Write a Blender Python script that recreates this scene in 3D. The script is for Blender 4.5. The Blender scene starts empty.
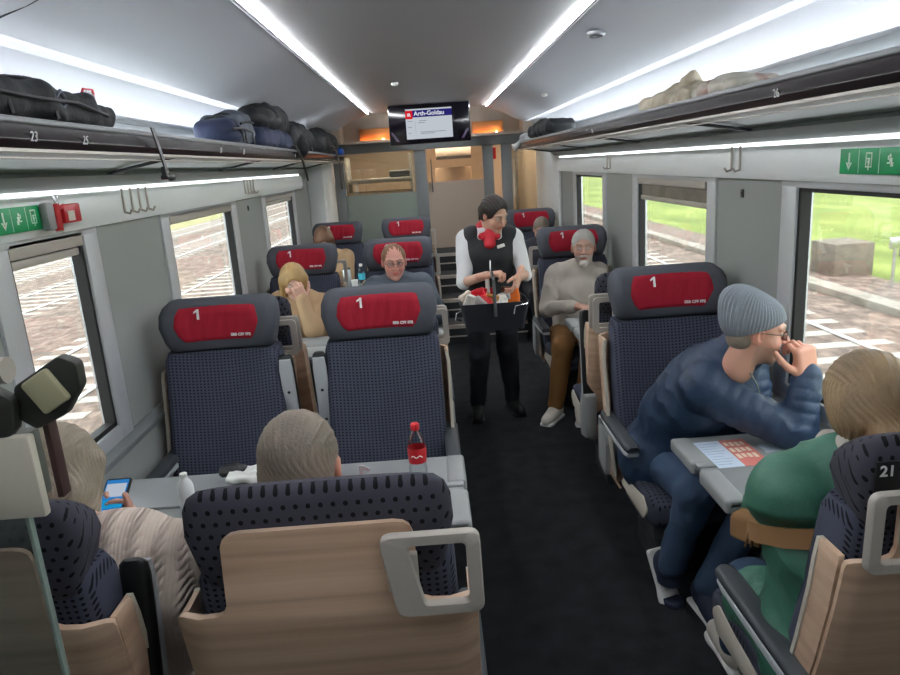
import bpy, bmesh, math, random
import numpy as np
from mathutils import Vector, Matrix
import openvdb
random.seed(7)
PI = math.pi
C = bpy.context.scene.collection
S = bpy.context.scene

# ---------------------------------------------------------------- materials
def lin(c):
    return tuple(((v/255)/12.92 if v/255 <= .04045 else ((v/255+.055)/1.055)**2.4) for v in c) + (1,)
MATS = {}
def mat(name, col, rough=.5, metal=0, bump=None, spec=.5, sheen=0, var=0, emit=None, es=0, alpha=1, trans=0, vcol=False):
    """bump = (kind, scale xyz, strength, distance)"""
    if name in MATS: return MATS[name]
    m = bpy.data.materials.new(name); m.use_nodes = True
    nt = m.node_tree; b = nt.nodes['Principled BSDF']; L = nt.links.new
    c = lin(col)
    b.inputs['Base Color'].default_value = c
    b.inputs['Roughness'].default_value = rough; b.inputs['Metallic'].default_value = metal
    b.inputs['Specular IOR Level'].default_value = spec
    b.inputs['Sheen Weight'].default_value = sheen
    b.inputs['Transmission Weight'].default_value = trans
    if alpha < 1: b.inputs['Alpha'].default_value = alpha
    if emit:
        b.inputs['Emission Color'].default_value = lin(emit); b.inputs['Emission Strength'].default_value = es
    tc = nt.nodes.new('ShaderNodeTexCoord')
    src = None
    if vcol:
        a = nt.nodes.new('ShaderNodeAttribute'); a.attribute_name = 'Col'; src = a.outputs['Color']; L(src, b.inputs['Base Color'])
    if var:
        n = nt.nodes.new('ShaderNodeTexNoise'); n.inputs['Scale'].default_value = 9; n.inputs['Detail'].default_value = 4
        L(tc.outputs['Object'], n.inputs['Vector'])
        mx = nt.nodes.new('ShaderNodeMix'); mx.data_type = 'RGBA'; mx.blend_type = 'MULTIPLY'
        mx.inputs['Factor'].default_value = 1
        mr = nt.nodes.new('ShaderNodeMapRange'); mr.inputs[1].default_value = .3; mr.inputs[2].default_value = .7
        mr.inputs[3].default_value = 1-var; mr.inputs[4].default_value = 1+var
        L(n.outputs['Fac'], mr.inputs[0]); cb = nt.nodes.new('ShaderNodeCombineColor')
        for i in range(3): L(mr.outputs[0], cb.inputs[i])
        if src: L(src, mx.inputs[6])
        else: mx.inputs[6].default_value = c
        L(cb.outputs[0], mx.inputs[7]); L(mx.outputs[2], b.inputs['Base Color'])
    if bump:
        kind, sc, st, di = bump
        mp = nt.nodes.new('ShaderNodeMapping'); mp.inputs['Scale'].default_value = sc
        L(tc.outputs['Object'], mp.inputs['Vector'])
        if kind == 'noise':
            n = nt.nodes.new('ShaderNodeTexNoise'); n.inputs['Scale'].default_value = 1; n.inputs['Detail'].default_value = 5
            out = n.outputs['Fac']
        elif kind == 'wave':
            n = nt.nodes.new('ShaderNodeTexWave'); n.inputs['Scale'].default_value = 1; n.inputs['Distortion'].default_value = 1.5
            n.inputs['Detail'].default_value = 1; out = n.outputs['Fac']
        L(mp.outputs[0], n.inputs['Vector'])
        bp = nt.nodes.new('ShaderNodeBump'); bp.inputs['Strength'].default_value = st; bp.inputs['Distance'].default_value = di
        L(out, bp.inputs['Height']); L(bp.outputs[0], b.inputs['Normal'])
    MATS[name] = m; return m

def math_n(nt, op, a, b=None):
    n = nt.nodes.new('ShaderNodeMath'); n.operation = op
    for i, v in enumerate((a, b)):
        if v is None: continue
        if isinstance(v, (int, float)): n.inputs[i].default_value = v
        else: nt.links.new(v, n.inputs[i])
    return n.outputs[0]

def dot_fabric(name, col, dot, step, rad, axes='xz', rough=.9, stagger=False):
    m = mat(name, col, rough, bump=('noise', (500, 500, 500), .25, .002), sheen=.0, spec=.25)
    nt = m.node_tree; L = nt.links.new; b = nt.nodes['Principled BSDF']
    tc = nt.nodes.new('ShaderNodeTexCoord'); sp = nt.nodes.new('ShaderNodeSeparateXYZ'); L(tc.outputs['Object'], sp.inputs[0])
    u = sp.outputs['xyz'.index(axes[0])]; v = sp.outputs['xyz'.index(axes[1])]
    if axes == 'xz': v = math_n(nt, 'SUBTRACT', v, sp.outputs[1])
    v = math_n(nt, 'DIVIDE', v, step); u = math_n(nt, 'DIVIDE', u, step)
    if stagger:
        row = math_n(nt, 'FLOOR', v); off = math_n(nt, 'MULTIPLY', math_n(nt, 'MODULO', math_n(nt, 'ADD', row, 1000), 2), .5)
        u = math_n(nt, 'ADD', u, off)
    fu = math_n(nt, 'SUBTRACT', math_n(nt, 'FRACT', u), .5); fv = math_n(nt, 'SUBTRACT', math_n(nt, 'FRACT', v), .5)
    d = math_n(nt, 'SQRT', math_n(nt, 'ADD', math_n(nt, 'MULTIPLY', fu, fu), math_n(nt, 'MULTIPLY', fv, fv)))
    k = math_n(nt, 'LESS_THAN', d, rad/step)
    mx = nt.nodes.new('ShaderNodeMix'); mx.data_type = 'RGBA'; L(k, mx.inputs['Factor'])
    n = nt.nodes.new('ShaderNodeTexNoise'); n.inputs['Scale'].default_value = 6; L(tc.outputs['Object'], n.inputs['Vector'])
    rp = nt.nodes.new('ShaderNodeMix'); rp.data_type = 'RGBA'; L(n.outputs['Fac'], rp.inputs['Factor'])
    c = lin(col); rp.inputs[6].default_value = (c[0]*.8, c[1]*.8, c[2]*.8, 1); rp.inputs[7].default_value = (c[0]*1.2, c[1]*1.2, c[2]*1.2, 1)
    L(rp.outputs[2], mx.inputs[6]); mx.inputs[7].default_value = lin(dot); L(mx.outputs[2], b.inputs['Base Color'])
    return m

def streak(name, c1, c2, scale, rough=.5, bumpst=.0, c3=None, contrast=(.35, .65), spec=.5):
    m = mat(name, c1, rough, spec=spec); nt = m.node_tree; L = nt.links.new; b = nt.nodes['Principled BSDF']
    tc = nt.nodes.new('ShaderNodeTexCoord'); mp = nt.nodes.new('ShaderNodeMapping'); mp.inputs['Scale'].default_value = scale
    L(tc.outputs['Object'], mp.inputs['Vector'])
    n = nt.nodes.new('ShaderNodeTexNoise'); n.inputs['Scale'].default_value = 1; n.inputs['Detail'].default_value = 6; n.inputs['Distortion'].default_value = .3
    L(mp.outputs[0], n.inputs['Vector'])
    r = nt.nodes.new('ShaderNodeValToRGB'); r.color_ramp.elements[0].position = contrast[0]; r.color_ramp.elements[1].position = contrast[1]
    r.color_ramp.elements[0].color = lin(c1); r.color_ramp.elements[1].color = lin(c2)
    if c3: e = r.color_ramp.elements.new(.5); e.color = lin(c3)
    L(n.outputs['Fac'], r.inputs[0]); L(r.outputs[0], b.inputs['Base Color'])
    if bumpst:
        bp = nt.nodes.new('ShaderNodeBump'); bp.inputs['Strength'].default_value = bumpst; bp.inputs['Distance'].default_value = .01
        L(n.outputs['Fac'], bp.inputs['Height']); L(bp.outputs[0], b.inputs['Normal'])
    return m

def glass(name, tint=(235, 240, 238), refl=.08, rough=.0):
    if name in MATS: return MATS[name]
    m = bpy.data.materials.new(name); m.use_nodes = True; nt = m.node_tree; nt.nodes.clear(); L = nt.links.new
    o = nt.nodes.new('ShaderNodeOutputMaterial'); t = nt.nodes.new('ShaderNodeBsdfTransparent'); t.inputs[0].default_value = lin(tint)
    g = nt.nodes.new('ShaderNodeBsdfGlossy'); g.inputs['Roughness'].default_value = rough
    mx = nt.nodes.new('ShaderNodeMixShader'); f = nt.nodes.new('ShaderNodeFresnel'); f.inputs[0].default_value = 1.45
    k = math_n(nt, 'ADD', math_n(nt, 'MULTIPLY', f.outputs[0], .4), refl*.3)
    L(k, mx.inputs[0]); L(t.outputs[0], mx.inputs[1]); L(g.outputs[0], mx.inputs[2]); L(mx.outputs[0], o.inputs[0])
    MATS[name] = m; return m

def emis(name, col, st):
    if name in MATS: return MATS[name]
    m = bpy.data.materials.new(name); m.use_nodes = True; nt = m.node_tree; nt.nodes.clear()
    o = nt.nodes.new('ShaderNodeOutputMaterial'); e = nt.nodes.new('ShaderNodeEmission')
    e.inputs[0].default_value = lin(col); e.inputs[1].default_value = st; nt.links.new(e.outputs[0], o.inputs[0])
    MATS[name] = m; return m

# ---------------------------------------------------------------- mesh tools
class MB:
    def __init__(s): s.bm = bmesh.new()
    def _add(s, verts, faces, M=None, mi=0):
        vs = [s.bm.verts.new(M @ Vector(v) if M else v) for v in verts]
        out = []
        for f in faces:
            try: fc = s.bm.faces.new([vs[i] for i in f]); fc.material_index = mi; out.append(fc)
            except ValueError: pass
        return vs, out
    def box(s, x0, x1, y0, y1, z0, z1, bev=0, M=None, mi=0, seg=2):
        v = [(x, y, z) for z in (z0, z1) for x, y in ((x0, y0), (x1, y0), (x1, y1), (x0, y1))]
        f = [(3, 2, 1, 0), (4, 5, 6, 7), (0, 1, 5, 4), (1, 2, 6, 5), (2, 3, 7, 6), (3, 0, 4, 7)]
        vs, fs = s._add(v, f, M, mi)
        if bev: s._bev(fs, bev, seg)
        return s
    def _bev(s, fs, bev, seg, ang=.5):
        es = {e for f in fs for e in f.edges if len(e.link_faces) == 2}
        for f in fs: f.normal_update()
        es = [e for e in es if e.calc_face_angle(0) > ang]
        bmesh.ops.bevel(s.bm, geom=es, offset=bev, segments=seg, affect='EDGES', profile=.5)
    def prism(s, pts, axis, a, b, bev=0, M=None, mi=0, seg=2):
        """polygon in the two other axes (cyclic order kept), extruded a..b"""
        n = len(pts)
        def mk(p, t):
            return {'x': (t, p[0], p[1]), 'y': (p[0], t, p[1]), 'z': (p[0], p[1], t)}[axis]
        v = [mk(p, a) for p in pts] + [mk(p, b) for p in pts]
        f = [tuple(range(n))[::-1], tuple(range(n, 2*n))] + [(i, (i+1) % n, n+(i+1) % n, n+i) for i in range(n)]
        vs, fs = s._add(v, f, M, mi)
        bmesh.ops.recalc_face_normals(s.bm, faces=fs)
        if bev: s._bev(fs, bev, seg, .6)
        return s
    def loft(s, rings, M=None, mi=0, cap=True, closed=True):
        n = len(rings[0]); v = [p for r in rings for p in r]; f = []
        for k in range(len(rings)-1):
            for i in range(n if closed else n-1):
                j = (i+1) % n; f.append((k*n+i, k*n+j, (k+1)*n+j, (k+1)*n+i))
        if cap and closed: f += [tuple(range(n))[::-1], tuple(range((len(rings)-1)*n, len(rings)*n))]
        vs, fs = s._add(v, f, M, mi)
        if closed and cap: bmesh.ops.recalc_face_normals(s.bm, faces=fs)
        return s
    def tube(s, pts, r, n=10, mi=0, M=None, closed=False):
        pts = [Vector(p) for p in pts]; rings = []; N = len(pts)
        up = None
        for i, p in enumerate(pts):
            if closed: t = (pts[(i+1) % N]-pts[i-1]).normalized()
            else: t = (pts[min(i+1, N-1)]-pts[max(i-1, 0)]).normalized()
            if up is None: up = t.orthogonal().normalized()
            up = (up - t*up.dot(t)).normalized(); w = t.cross(up)
            rr = r[i] if isinstance(r, (list, tuple)) else r
            rings.append([tuple(p + up*math.cos(a)*rr + w*math.sin(a)*rr) for a in (2*PI*k/n for k in range(n))])
        if closed: rings.append(rings[0]); return s.loft(rings, M, mi, cap=False)
        return s.loft(rings, M, mi)
    def lathe(s, prof, c=(0, 0, 0), n=24, mi=0, M=None):
        rings = [[(c[0]+r*math.cos(2*PI*k/n), c[1]+r*math.sin(2*PI*k/n), c[2]+z) for k in range(n)] for r, z in prof]
        return s.loft(rings, M, mi)
    def quad(s, pts, mi=0, M=None):
        s._add(pts, [tuple(range(len(pts)))], M, mi); return s
    def build(s, name, mats, parent=None, smooth=True, ang=40):
        me = bpy.data.meshes.new(name)
        bmesh.ops.remove_doubles(s.bm, verts=s.bm.verts, dist=1e-6)
        s.bm.to_mesh(me); s.bm.free()
        for m in (mats if isinstance(mats, (list, tuple)) else [mats]): me.materials.append(m)
        if smooth:
            me.polygons.foreach_set('use_smooth', [True]*len(me.polygons)); me.set_sharp_from_angle(angle=math.radians(ang))
        o = bpy.data.objects.new(name, me); C.objects.link(o)
        if parent: o.parent = parent
        return o

def rr2(x0, x1, y0, y1, r, n=4, bow=0):
    """rounded rectangle points, bow pushes the y1 side outward(+)/inward(-) in the middle"""
    pts = []
    for cx, cy, a0 in ((x1-r, y0+r, -PI/2), (x1-r, y1-r, 0), (x0+r, y1-r, PI/2), (x0+r, y0+r, PI)):
        if a0 == PI/2 and bow:
            for t in (.2, .4, .5, .6, .8):
                x = (x1-r)+(x0+r-x1+r)*t; pts.append((x, y1+bow*(1-(2*t-1)**2)))
        for k in range(n+1):
            a = a0+PI/2*k/n; pts.append((cx+r*math.cos(a), cy+r*math.sin(a)))
    return pts
def poly_round(pts, rs, n=4):
    out = []; N = len(pts)
    for i, p in enumerate(pts):
        r = rs[i] if isinstance(rs, (list, tuple)) else rs
        p = Vector(p); a = Vector(pts[i-1])-p; b = Vector(pts[(i+1) % N])-p
        if r <= 0: out.append(tuple(p)); continue
        th = a.angle(b)/2; d = min(r/math.tan(th), a.length*.49, b.length*.49)
        p0 = p+a.normalized()*d; p1 = p+b.normalized()*d
        for k in range(n+1):
            t = k/n; q = p0*(1-t)**2+p*2*t*(1-t)+p1*t*t; out.append(tuple(q))
    return out

def tag(o, label, cat, group=None, kind=None):
    o['label'] = label; o['category'] = cat
    if group: o['group'] = group
    if kind: o['kind'] = kind
    return o
def thing(name, label, cat, loc=(0, 0, 0), rz=0, group=None):
    o = bpy.data.objects.new(name, None); C.objects.link(o); o.location = loc; o.rotation_euler = (0, 0, rz)
    o.empty_display_size = .1
    return tag(o, label, cat, group)
def struct(o): o['kind'] = 'structure'; return o
def kids(o): return [c for c in list(C.objects) if c.parent == o]
def copy_tree(o, parent=None):
    c = o.copy(); C.objects.link(c); c.parent = parent
    for ch in kids(o): copy_tree(ch, c)
    return c
def put_text(body, size, M, material, parent, name='lettering', depth=.0006, bold=0):
    cu = bpy.data.curves.new('t', 'FONT'); cu.body = body; cu.size = size; cu.align_x = 'CENTER'; cu.align_y = 'CENTER'
    cu.extrude = depth; cu.offset = bold
    t = bpy.data.objects.new('t', cu); C.objects.link(t); bpy.context.view_layer.update()
    me = bpy.data.meshes.new_from_object(t.evaluated_get(bpy.context.evaluated_depsgraph_get()))
    bpy.data.objects.remove(t); bpy.data.curves.remove(cu)
    me.transform(M); me.materials.clear(); me.materials.append(material)
    o = bpy.data.objects.new(name, me); C.objects.link(o); o.parent = parent
    return o
def frame(origin, xdir, up):
    """matrix whose local x is text direction, local y is text up"""
    x = Vector(xdir).normalized(); y = Vector(up); y = (y-x*y.dot(x)).normalized(); z = x.cross(y)
    M = Matrix.Identity(4)
    for i in range(3): M[i][0], M[i][1], M[i][2], M[i][3] = x[i], y[i], z[i], origin[i]
    return M

# ---------------------------------------------------------------- implicit modelling
class SD:
    def __init__(s): s.p = []
    def add(s, f, lo, hi, k=.02, sub=False): s.p.append((f, np.array(lo, float), np.array(hi, float), k, sub)); return s
    def cap(s, a, b, ra, rb=None, k=.02, sub=False, rib=None, flat=None):
        a = np.array(a, float); b = np.array(b, float); rb = ra if rb is None else rb
        ab = b-a; L2 = max(float(ab@ab), 1e-9)
        def f(X, Y, Z):
            px, py, pz = X-a[0], Y-a[1], Z-a[2]
            t = np.clip((px*ab[0]+py*ab[1]+pz*ab[2])/L2, 0, 1)
            dx, dy, dz = px-t*ab[0], py-t*ab[1], pz-t*ab[2]
            if flat is not None:  # (normal, factor): squeeze along a direction
                nx, ny, nz = flat[0]; q = dx*nx+dy*ny+dz*nz; e = flat[1]-1
                dx = dx+q*e*nx; dy = dy+q*e*ny; dz = dz+q*e*nz
            d = np.sqrt(dx*dx+dy*dy+dz*dz)-(ra+(rb-ra)*t)
            if rib: d = d + rib[1]*(1-np.abs(np.sin(t*math.sqrt(L2)/rib[0]*PI))**.6)
            return d
        R = max(ra, rb)
        return s.add(f, np.minimum(a, b)-R, np.maximum(a, b)+R, k, sub)
    def ell(s, c, r, Rm=None, k=.02, sub=False):
        c = np.array(c, float); r = np.array(r, float); Rm = np.eye(3) if Rm is None else np.array(Rm)
        def f(X, Y, Z):
            p = [X-c[0], Y-c[1], Z-c[2]]
            q = [Rm[0, i]*p[0]+Rm[1, i]*p[1]+Rm[2, i]*p[2] for i in range(3)]
            k0 = np.sqrt(sum((q[i]/r[i])**2 for i in range(3))); k1 = np.sqrt(sum((q[i]/r[i]**2)**2 for i in range(3)))
            return k0*(k0-1)/np.maximum(k1, 1e-6)
        e = np.sqrt(((Rm*r)**2).sum(1))
        return s.add(f, c-e, c+e, k, sub)
    def box(s, c, h, Rm=None, r=.01, k=.01, sub=False):
        c = np.array(c, float); h = np.array(h, float)-r; Rm = np.eye(3) if Rm is None else np.array(Rm)
        def f(X, Y, Z):
            p = [X-c[0], Y-c[1], Z-c[2]]
            q = [np.abs(Rm[0, i]*p[0]+Rm[1, i]*p[1]+Rm[2, i]*p[2])-h[i] for i in range(3)]
            o = np.sqrt(sum(np.maximum(v, 0)**2 for v in q)); return o+np.minimum(np.maximum(q[0], np.maximum(q[1], q[2])), 0)-r
        e = (np.abs(Rm)*(h+r)).sum(1)
        return s.add(f, c-e, c+e, k, sub)
    def mesh(s, v, post=None):
        pos = [p for p in s.p if not p[4]]
        lo = np.min([p[1]-p[3] for p in pos], 0)-2*v; hi = np.max([p[2]+p[3] for p in pos], 0)+2*v
        n = np.ceil((hi-lo)/v).astype(int)+1
        A = np.full(n, .08, np.float32)
        ax = [(lo[i]+np.arange(n[i])*v).astype(np.float32) for i in range(3)]
        for f, l, h, k, sub in s.p:
            m = k+3*v
            i0 = np.clip(np.floor((l-m-lo)/v).astype(int), 0, n-1); i1 = np.clip(np.ceil((h+m-lo)/v).astype(int)+1, 1, n)
            if (i1 <= i0).any(): continue
            sl = tuple(slice(i0[i], i1[i]) for i in range(3))
            X, Y, Z = np.meshgrid(*[ax[i][sl[i]] for i in range(3)], indexing='ij', sparse=True)
            d = f(X, Y, Z); a = A[sl]
            if sub:
                hh = np.clip(.5-.5*(a+d)/k, 0, 1); A[sl] = a*(1-hh)+(-d)*hh+k*hh*(1-hh)
            else:
                hh = np.clip(.5+.5*(d-a)/k, 0, 1); A[sl] = d*(1-hh)+a*hh-k*hh*(1-hh)
        A = np.clip(A, -.05, .08)
        g = openvdb.FloatGrid(.08); g.copyFromArray(A)
        p, q = g.convertToQuads(0.0)
        p = np.array(p)*v+lo; q = np.array(q)
        if post is not None: p = post(p.astype(float), q)
        return p.astype(np.float64), q
def grad_normals(p, q):
    a, b, c, d = (p[q[:, i]] for i in range(4))
    n = np.cross(c-a, d-b); N = np.zeros_like(p)
    for i in range(4): np.add.at(N, q[:, i], n)
    return N/np.maximum(np.linalg.norm(N, axis=1, keepdims=True), 1e-9)
def np_object(name, parts, mats, parent=None, cols=None):
    """parts: list of (points, quads[, mat index]); cols: list of colour arrays"""
    P = []; Q = []; MI = []; off = 0
    for t in parts:
        P.append(t[0]); Q.append(t[1]+off); off += len(t[0]); MI += [t[2] if len(t) > 2 else 0]*len(t[1])
    P = np.vstack(P); Q = np.vstack(Q)
    # orientation: outward
    a, b, c = P[Q[:, 0]], P[Q[:, 1]], P[Q[:, 2]]; d = P[Q[:, 3]]
    vol = np.einsum('ij,ij->i', a, np.cross(b, c)).sum()+np.einsum('ij,ij->i', a, np.cross(c, d)).sum()
    if vol < 0: Q = Q[:, ::-1]
    me = bpy.data.meshes.new(name); me.vertices.add(len(P)); me.vertices.foreach_set('co', P.ravel())
    me.loops.add(Q.size); me.loops.foreach_set('vertex_index', Q.ravel().astype(np.int32))
    me.polygons.add(len(Q)); me.polygons.foreach_set('loop_start', np.arange(0, Q.size, 4, dtype=np.int32))
    me.polygons.foreach_set('use_smooth', np.ones(len(Q), bool)); me.polygons.foreach_set('material_index', np.array(MI, np.int32))
    me.update(calc_edges=True); me.validate()
    for m in (mats if isinstance(mats, (list, tuple)) else [mats]): me.materials.append(m)
    if cols is not None:
        col = np.vstack(cols); at = me.color_attributes.new('Col', 'FLOAT_COLOR', 'POINT')
        at.data.foreach_set('color', np.hstack([col, np.ones((len(col), 1))]).astype(np.float32).ravel())
    o = bpy.data.objects.new(name, me); C.objects.link(o)
    if parent: o.parent = parent
    return o
def wobble(p, q, amp, freq, seed=0, aniso=(1, 1, 1)):
    """fold-like displacement along the normals"""
    rs = np.random.RandomState(seed); N = grad_normals(p, q); f = np.zeros(len(p))
    pp = p*np.array(aniso)
    w = pp + .35/freq*np.sin(pp[:, [1, 2, 0]]*freq*1.3+rs.rand(3)*6)
    for i in range(5):
        kv = rs.randn(3); kv /= np.linalg.norm(kv); f += np.sin((w@kv)*freq*(1+.5*i)+rs.rand()*6)/(1+.6*i)
    f = 1-np.abs(f)/1.4
    return p + N*(f*amp)[:, None]
# ---------------------------------------------------------------- people
V3 = lambda *a: np.array(a, float)
def nrm(v): v = np.array(v, float); return v/np.linalg.norm(v)
def ik(a, c, l1, l2, pole):
    a, c = np.array(a, float), np.array(c, float); d = c-a; L = np.linalg.norm(d); u = d/L
    if L > (l1+l2)*.995: return a+d*l1/(l1+l2), c
    x = (l1*l1-l2*l2+L*L)/(2*L); h = math.sqrt(max(l1*l1-x*x, 0)); p = np.array(pole, float); p = p-u*(p@u); p = nrm(p)
    return a+u*x+p*h, c
def head_sd(female=False, jaw=1.0, nose=1.0):
    s = SD(); w = .95 if female else 1.0
    s.ell((0, -.012, .035), (.076*w, .095, .086))
    s.ell((0, .022, -.035), (.061*w*jaw, .066, .082), k=.035)
    s.ell((0, .066, -.096), (.026*jaw, .022, .02), k=.02)
    for e in (-1, 1):
        s.ell((e*.038, .055, -.03), (.026, .028, .026), k=.02)
        s.cap((e*.012, .086, .034), (e*.045, .07, .03), .011, .009, k=.012)
        s.ell((e*.032, .098, .008), (.019, .02, .013), k=.012, sub=True)
        s.ell((e*.031, .0715, .009), (.014, .0135, .0125), k=.003)
        s.ell((e*.079*w, -.006, -.005), (.009, .019, .031), k=.008)
        s.ell((e*.087*w, .001, -.002), (.006, .009, .017), k=.004, sub=True)
    s.cap((0, .088, .022), (0, .108+.006*nose, -.022), .0075, .012*nose, k=.008)
    for e in (-1, 1): s.ell((e*.012, .096, -.026), (.009, .011, .008), k=.006)
    s.cap((-.017, .087, -.052), (.017, .087, -.052), .0065, k=.006)
    s.cap((-.014, .086, -.0625), (.014, .086, -.0625), .0072, k=.005)
    s.cap((-.018, .101, -.0572), (.018, .101, -.0572), .0022, k=.003, sub=True)
    s.cap((0, -.025, -.05), (0, -.04, -.15), .058*w, .06*w, k=.03)
    return s
def head_cols(p, skin, lips, brow, stubble=None, cheeks=(1.12, .82, .78)):
    c = np.tile(np.array(skin), (len(p), 1)); x, y, z = p.T
    def blend(m, col):
        m = np.clip(m, 0, 1)[:, None]; return c*(1-m)+np.array(col)*m
    ch = np.exp(-(((np.abs(x)-.042)/.022)**2+((z+.022)/.026)**2))*(y > .02)
    c = blend(ch*.5, np.array(skin)*np.array(cheeks))
    c = blend(np.exp(-((x/.016)**2+((z+.022)/.018)**2))*(y > .09)*.5, np.array(skin)*np.array(cheeks))
    c = blend((np.abs(x) > .07)*.5*(np.abs(z+.005) < .035), np.array(skin)*np.array((1.1, .7, .65)))
    if stubble is not None:
        m = ((z < -.04)*(y > -.005)*(z > -.125)*((z < -.07)+(np.abs(x) > .03)+(z > -.047)*(np.abs(x) < .03)*(y > .08)) > 0)
        c = blend(m*.85, stubble)
    l = np.exp(-((x/.022)**4+((z+.0575)/.0125)**4))*(y > .075); c = blend(l, lips)
    b = (np.abs(z-.030-.006*np.sin(np.clip((np.abs(x)-.01)/.04, 0, 1)*3)) < .0048)*(np.abs(x) > .012)*(np.abs(x) < .05)*(y > .05); c = blend(b*.9, brow)
    d = np.sqrt((np.abs(x)-.031)**2+((z-.009)*1.7)**2)*(y > .05)+(y <= .05); c = blend(d < .0115, (.75, .72, .7))
    c = blend(d < .0062, (.10, .07, .05)); c = blend((np.abs(d-.0125) < .0016), np.array(skin)*.45)
    return c
def hair_sd(style):
    s = SD()
    if style == 'short':
        s.ell((0, -.016, .038), (.0805, .1, .0895)); s.ell((0, -.05, -.02), (.072, .06, .058), k=.03)
        s.ell((0, .125, -.018), (.1, .088, .105), k=.01, sub=True)
        for e in (-1, 1): s.ell((e*.088, -.0, -.015), (.022, .026, .036), k=.008, sub=True)
        s.box((0, 0, -.125), (.2, .2, .05), k=.01, sub=True)
    elif style == 'receding':
        s.ell((0, -.02, .036), (.083, .098, .089)); s.ell((0, -.05, -.02), (.074, .062, .06), k=.03)
        s.ell((0, .125, .0), (.1, .092, .11), k=.01, sub=True)
        for e in (-1, 1): s.ell((e*.088, -.0, -.015), (.022, .026, .036), k=.008, sub=True)
        s.box((0, 0, -.125), (.2, .2, .05), k=.01, sub=True)
    elif style == 'bob':
        s.ell((0, -.018, .038), (.092, .112, .098)); s.ell((0, -.05, -.05), (.09, .078, .075), k=.04)
        for e in (-1, 1): s.cap((e*.07, .015, .03), (e*.078, -.005, -.095), .032, .024, k=.03)
        s.ell((0, .125, -.04), (.062, .105, .115), k=.012, sub=True)
        s.box((0, .0, -.19), (.2, .2, .055), k=.02, sub=True)
    elif style == 'tied':
        s.ell((0, -.018, .038), (.086, .106, .094)); s.ell((0, -.05, -.02), (.078, .066, .06), k=.03)
        s.ell((0, .128, -.008), (.084, .1, .108), k=.012, sub=True)
        for e in (-1, 1): s.ell((e*.09, -.0, -.015), (.02, .024, .032), k=.008, sub=True)
        s.ell((0, -.125, -.02), (.03, .035, .035), k=.02); s.cap((0, -.14, -.03), (.005, -.135, -.10), .022, .01, k=.02)
        s.box((0, .03, -.135), (.2, .12, .05), k=.01, sub=True)
    elif style == 'low_ponytail':
        s.ell((0, -.02, .036), (.096, .118, .1)); s.ell((0, -.062, -.025), (.09, .075, .07), k=.05)
        s.ell((0, .125, -.03), (.088, .1, .108), k=.012, sub=True)
        s.ell((0, -.13, -.055), (.024, .026, .024), k=.03)
        s.cap((.005, -.135, -.06), (.10, -.10, -.10), .024, .03, k=.015); s.cap((.10, -.10, -.10), (.16, -.02, -.19), .03, .014, k=.02)
        s.box((-.05, .05, -.15), (.1, .12, .06), k=.01, sub=True)
    return s
def strands(amp=.0014, flow='z'):
    def f(p, q):
        N = grad_normals(p, q); a = np.arctan2(p[:, 0], -p[:, 1]-.01)+.25*np.sin(p[:, 2]*34)
        b = np.arctan2(p[:, 0], p[:, 2]+.05)
        w = a*(p[:, 2] < .06)+b*(p[:, 2] >= .06)
        g = np.sin(w*46+3*np.sin(p[:, 2]*30+p[:, 0]*40))*.6+np.sin(w*91+p[:, 2]*60)*.4
        return p+N*(g*amp)[:, None]
    return f
def hand_sd(s, W, D, Pn, right, curl=.5, sc=1.0, spread=0.0, thumb=.5):
    W = np.array(W, float); D = nrm(D); Pn = np.array(Pn, float); Pn = nrm(Pn-D*(Pn@D)); T = np.cross(D, Pn)*(1 if right else -1)
    R = np.column_stack([T, D, Pn]); X = lambda t, d, n: W+(T*t+D*d+Pn*n)*sc
    s.cap(X(0, -.06, 0), X(0, .012, 0), .028*sc, .025*sc, k=.01, flat=(tuple(Pn), 1.25))
    s.box(X(0, .052, 0), np.array((.041, .047, .0145))*sc, R, r=.0135*sc, k=.012)
    s.ell(X(.026, .03, .008), np.array((.02, .03, .016))*sc, R, k=.012)
    for i, (t, d, L) in enumerate(((.031, .094, .070), (.0105, .099, .078), (-.0105, .095, .072), (-.031, .086, .056))):
        p = X(t, d-.008, .0); an = spread*(1.5-i)*.12; dr = nrm(D*math.cos(an)+T*math.sin(an)); c = curl[i] if isinstance(curl, (list, tuple)) else curl
        a = 0; r0 = (.0098, .01, .0096, .0085)[i]*sc
        for j, (fr, cc) in enumerate(((.46, .9), (.3, 1.15), (.24, .8))):
            a += c*cc; v = dr*math.cos(a)+Pn*math.sin(a); q = p+v*L*fr*sc
            s.cap(p, q, r0*(1-.09*j), r0*(.91-.09*j), k=.004); p = q
    p = X(.03, .02, .006); v = nrm(T*.75+D*.55+Pn*.35*thumb)
    for j, L in enumerate((.04, .034, .028)):
        q = p+v*L*sc; s.cap(p, q, (.0125-.0012*j)*sc, (.0115-.0014*j)*sc, k=.006); p = q
        v = nrm(v*1.0+D*.55+Pn*.5*thumb)
    return s

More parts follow.
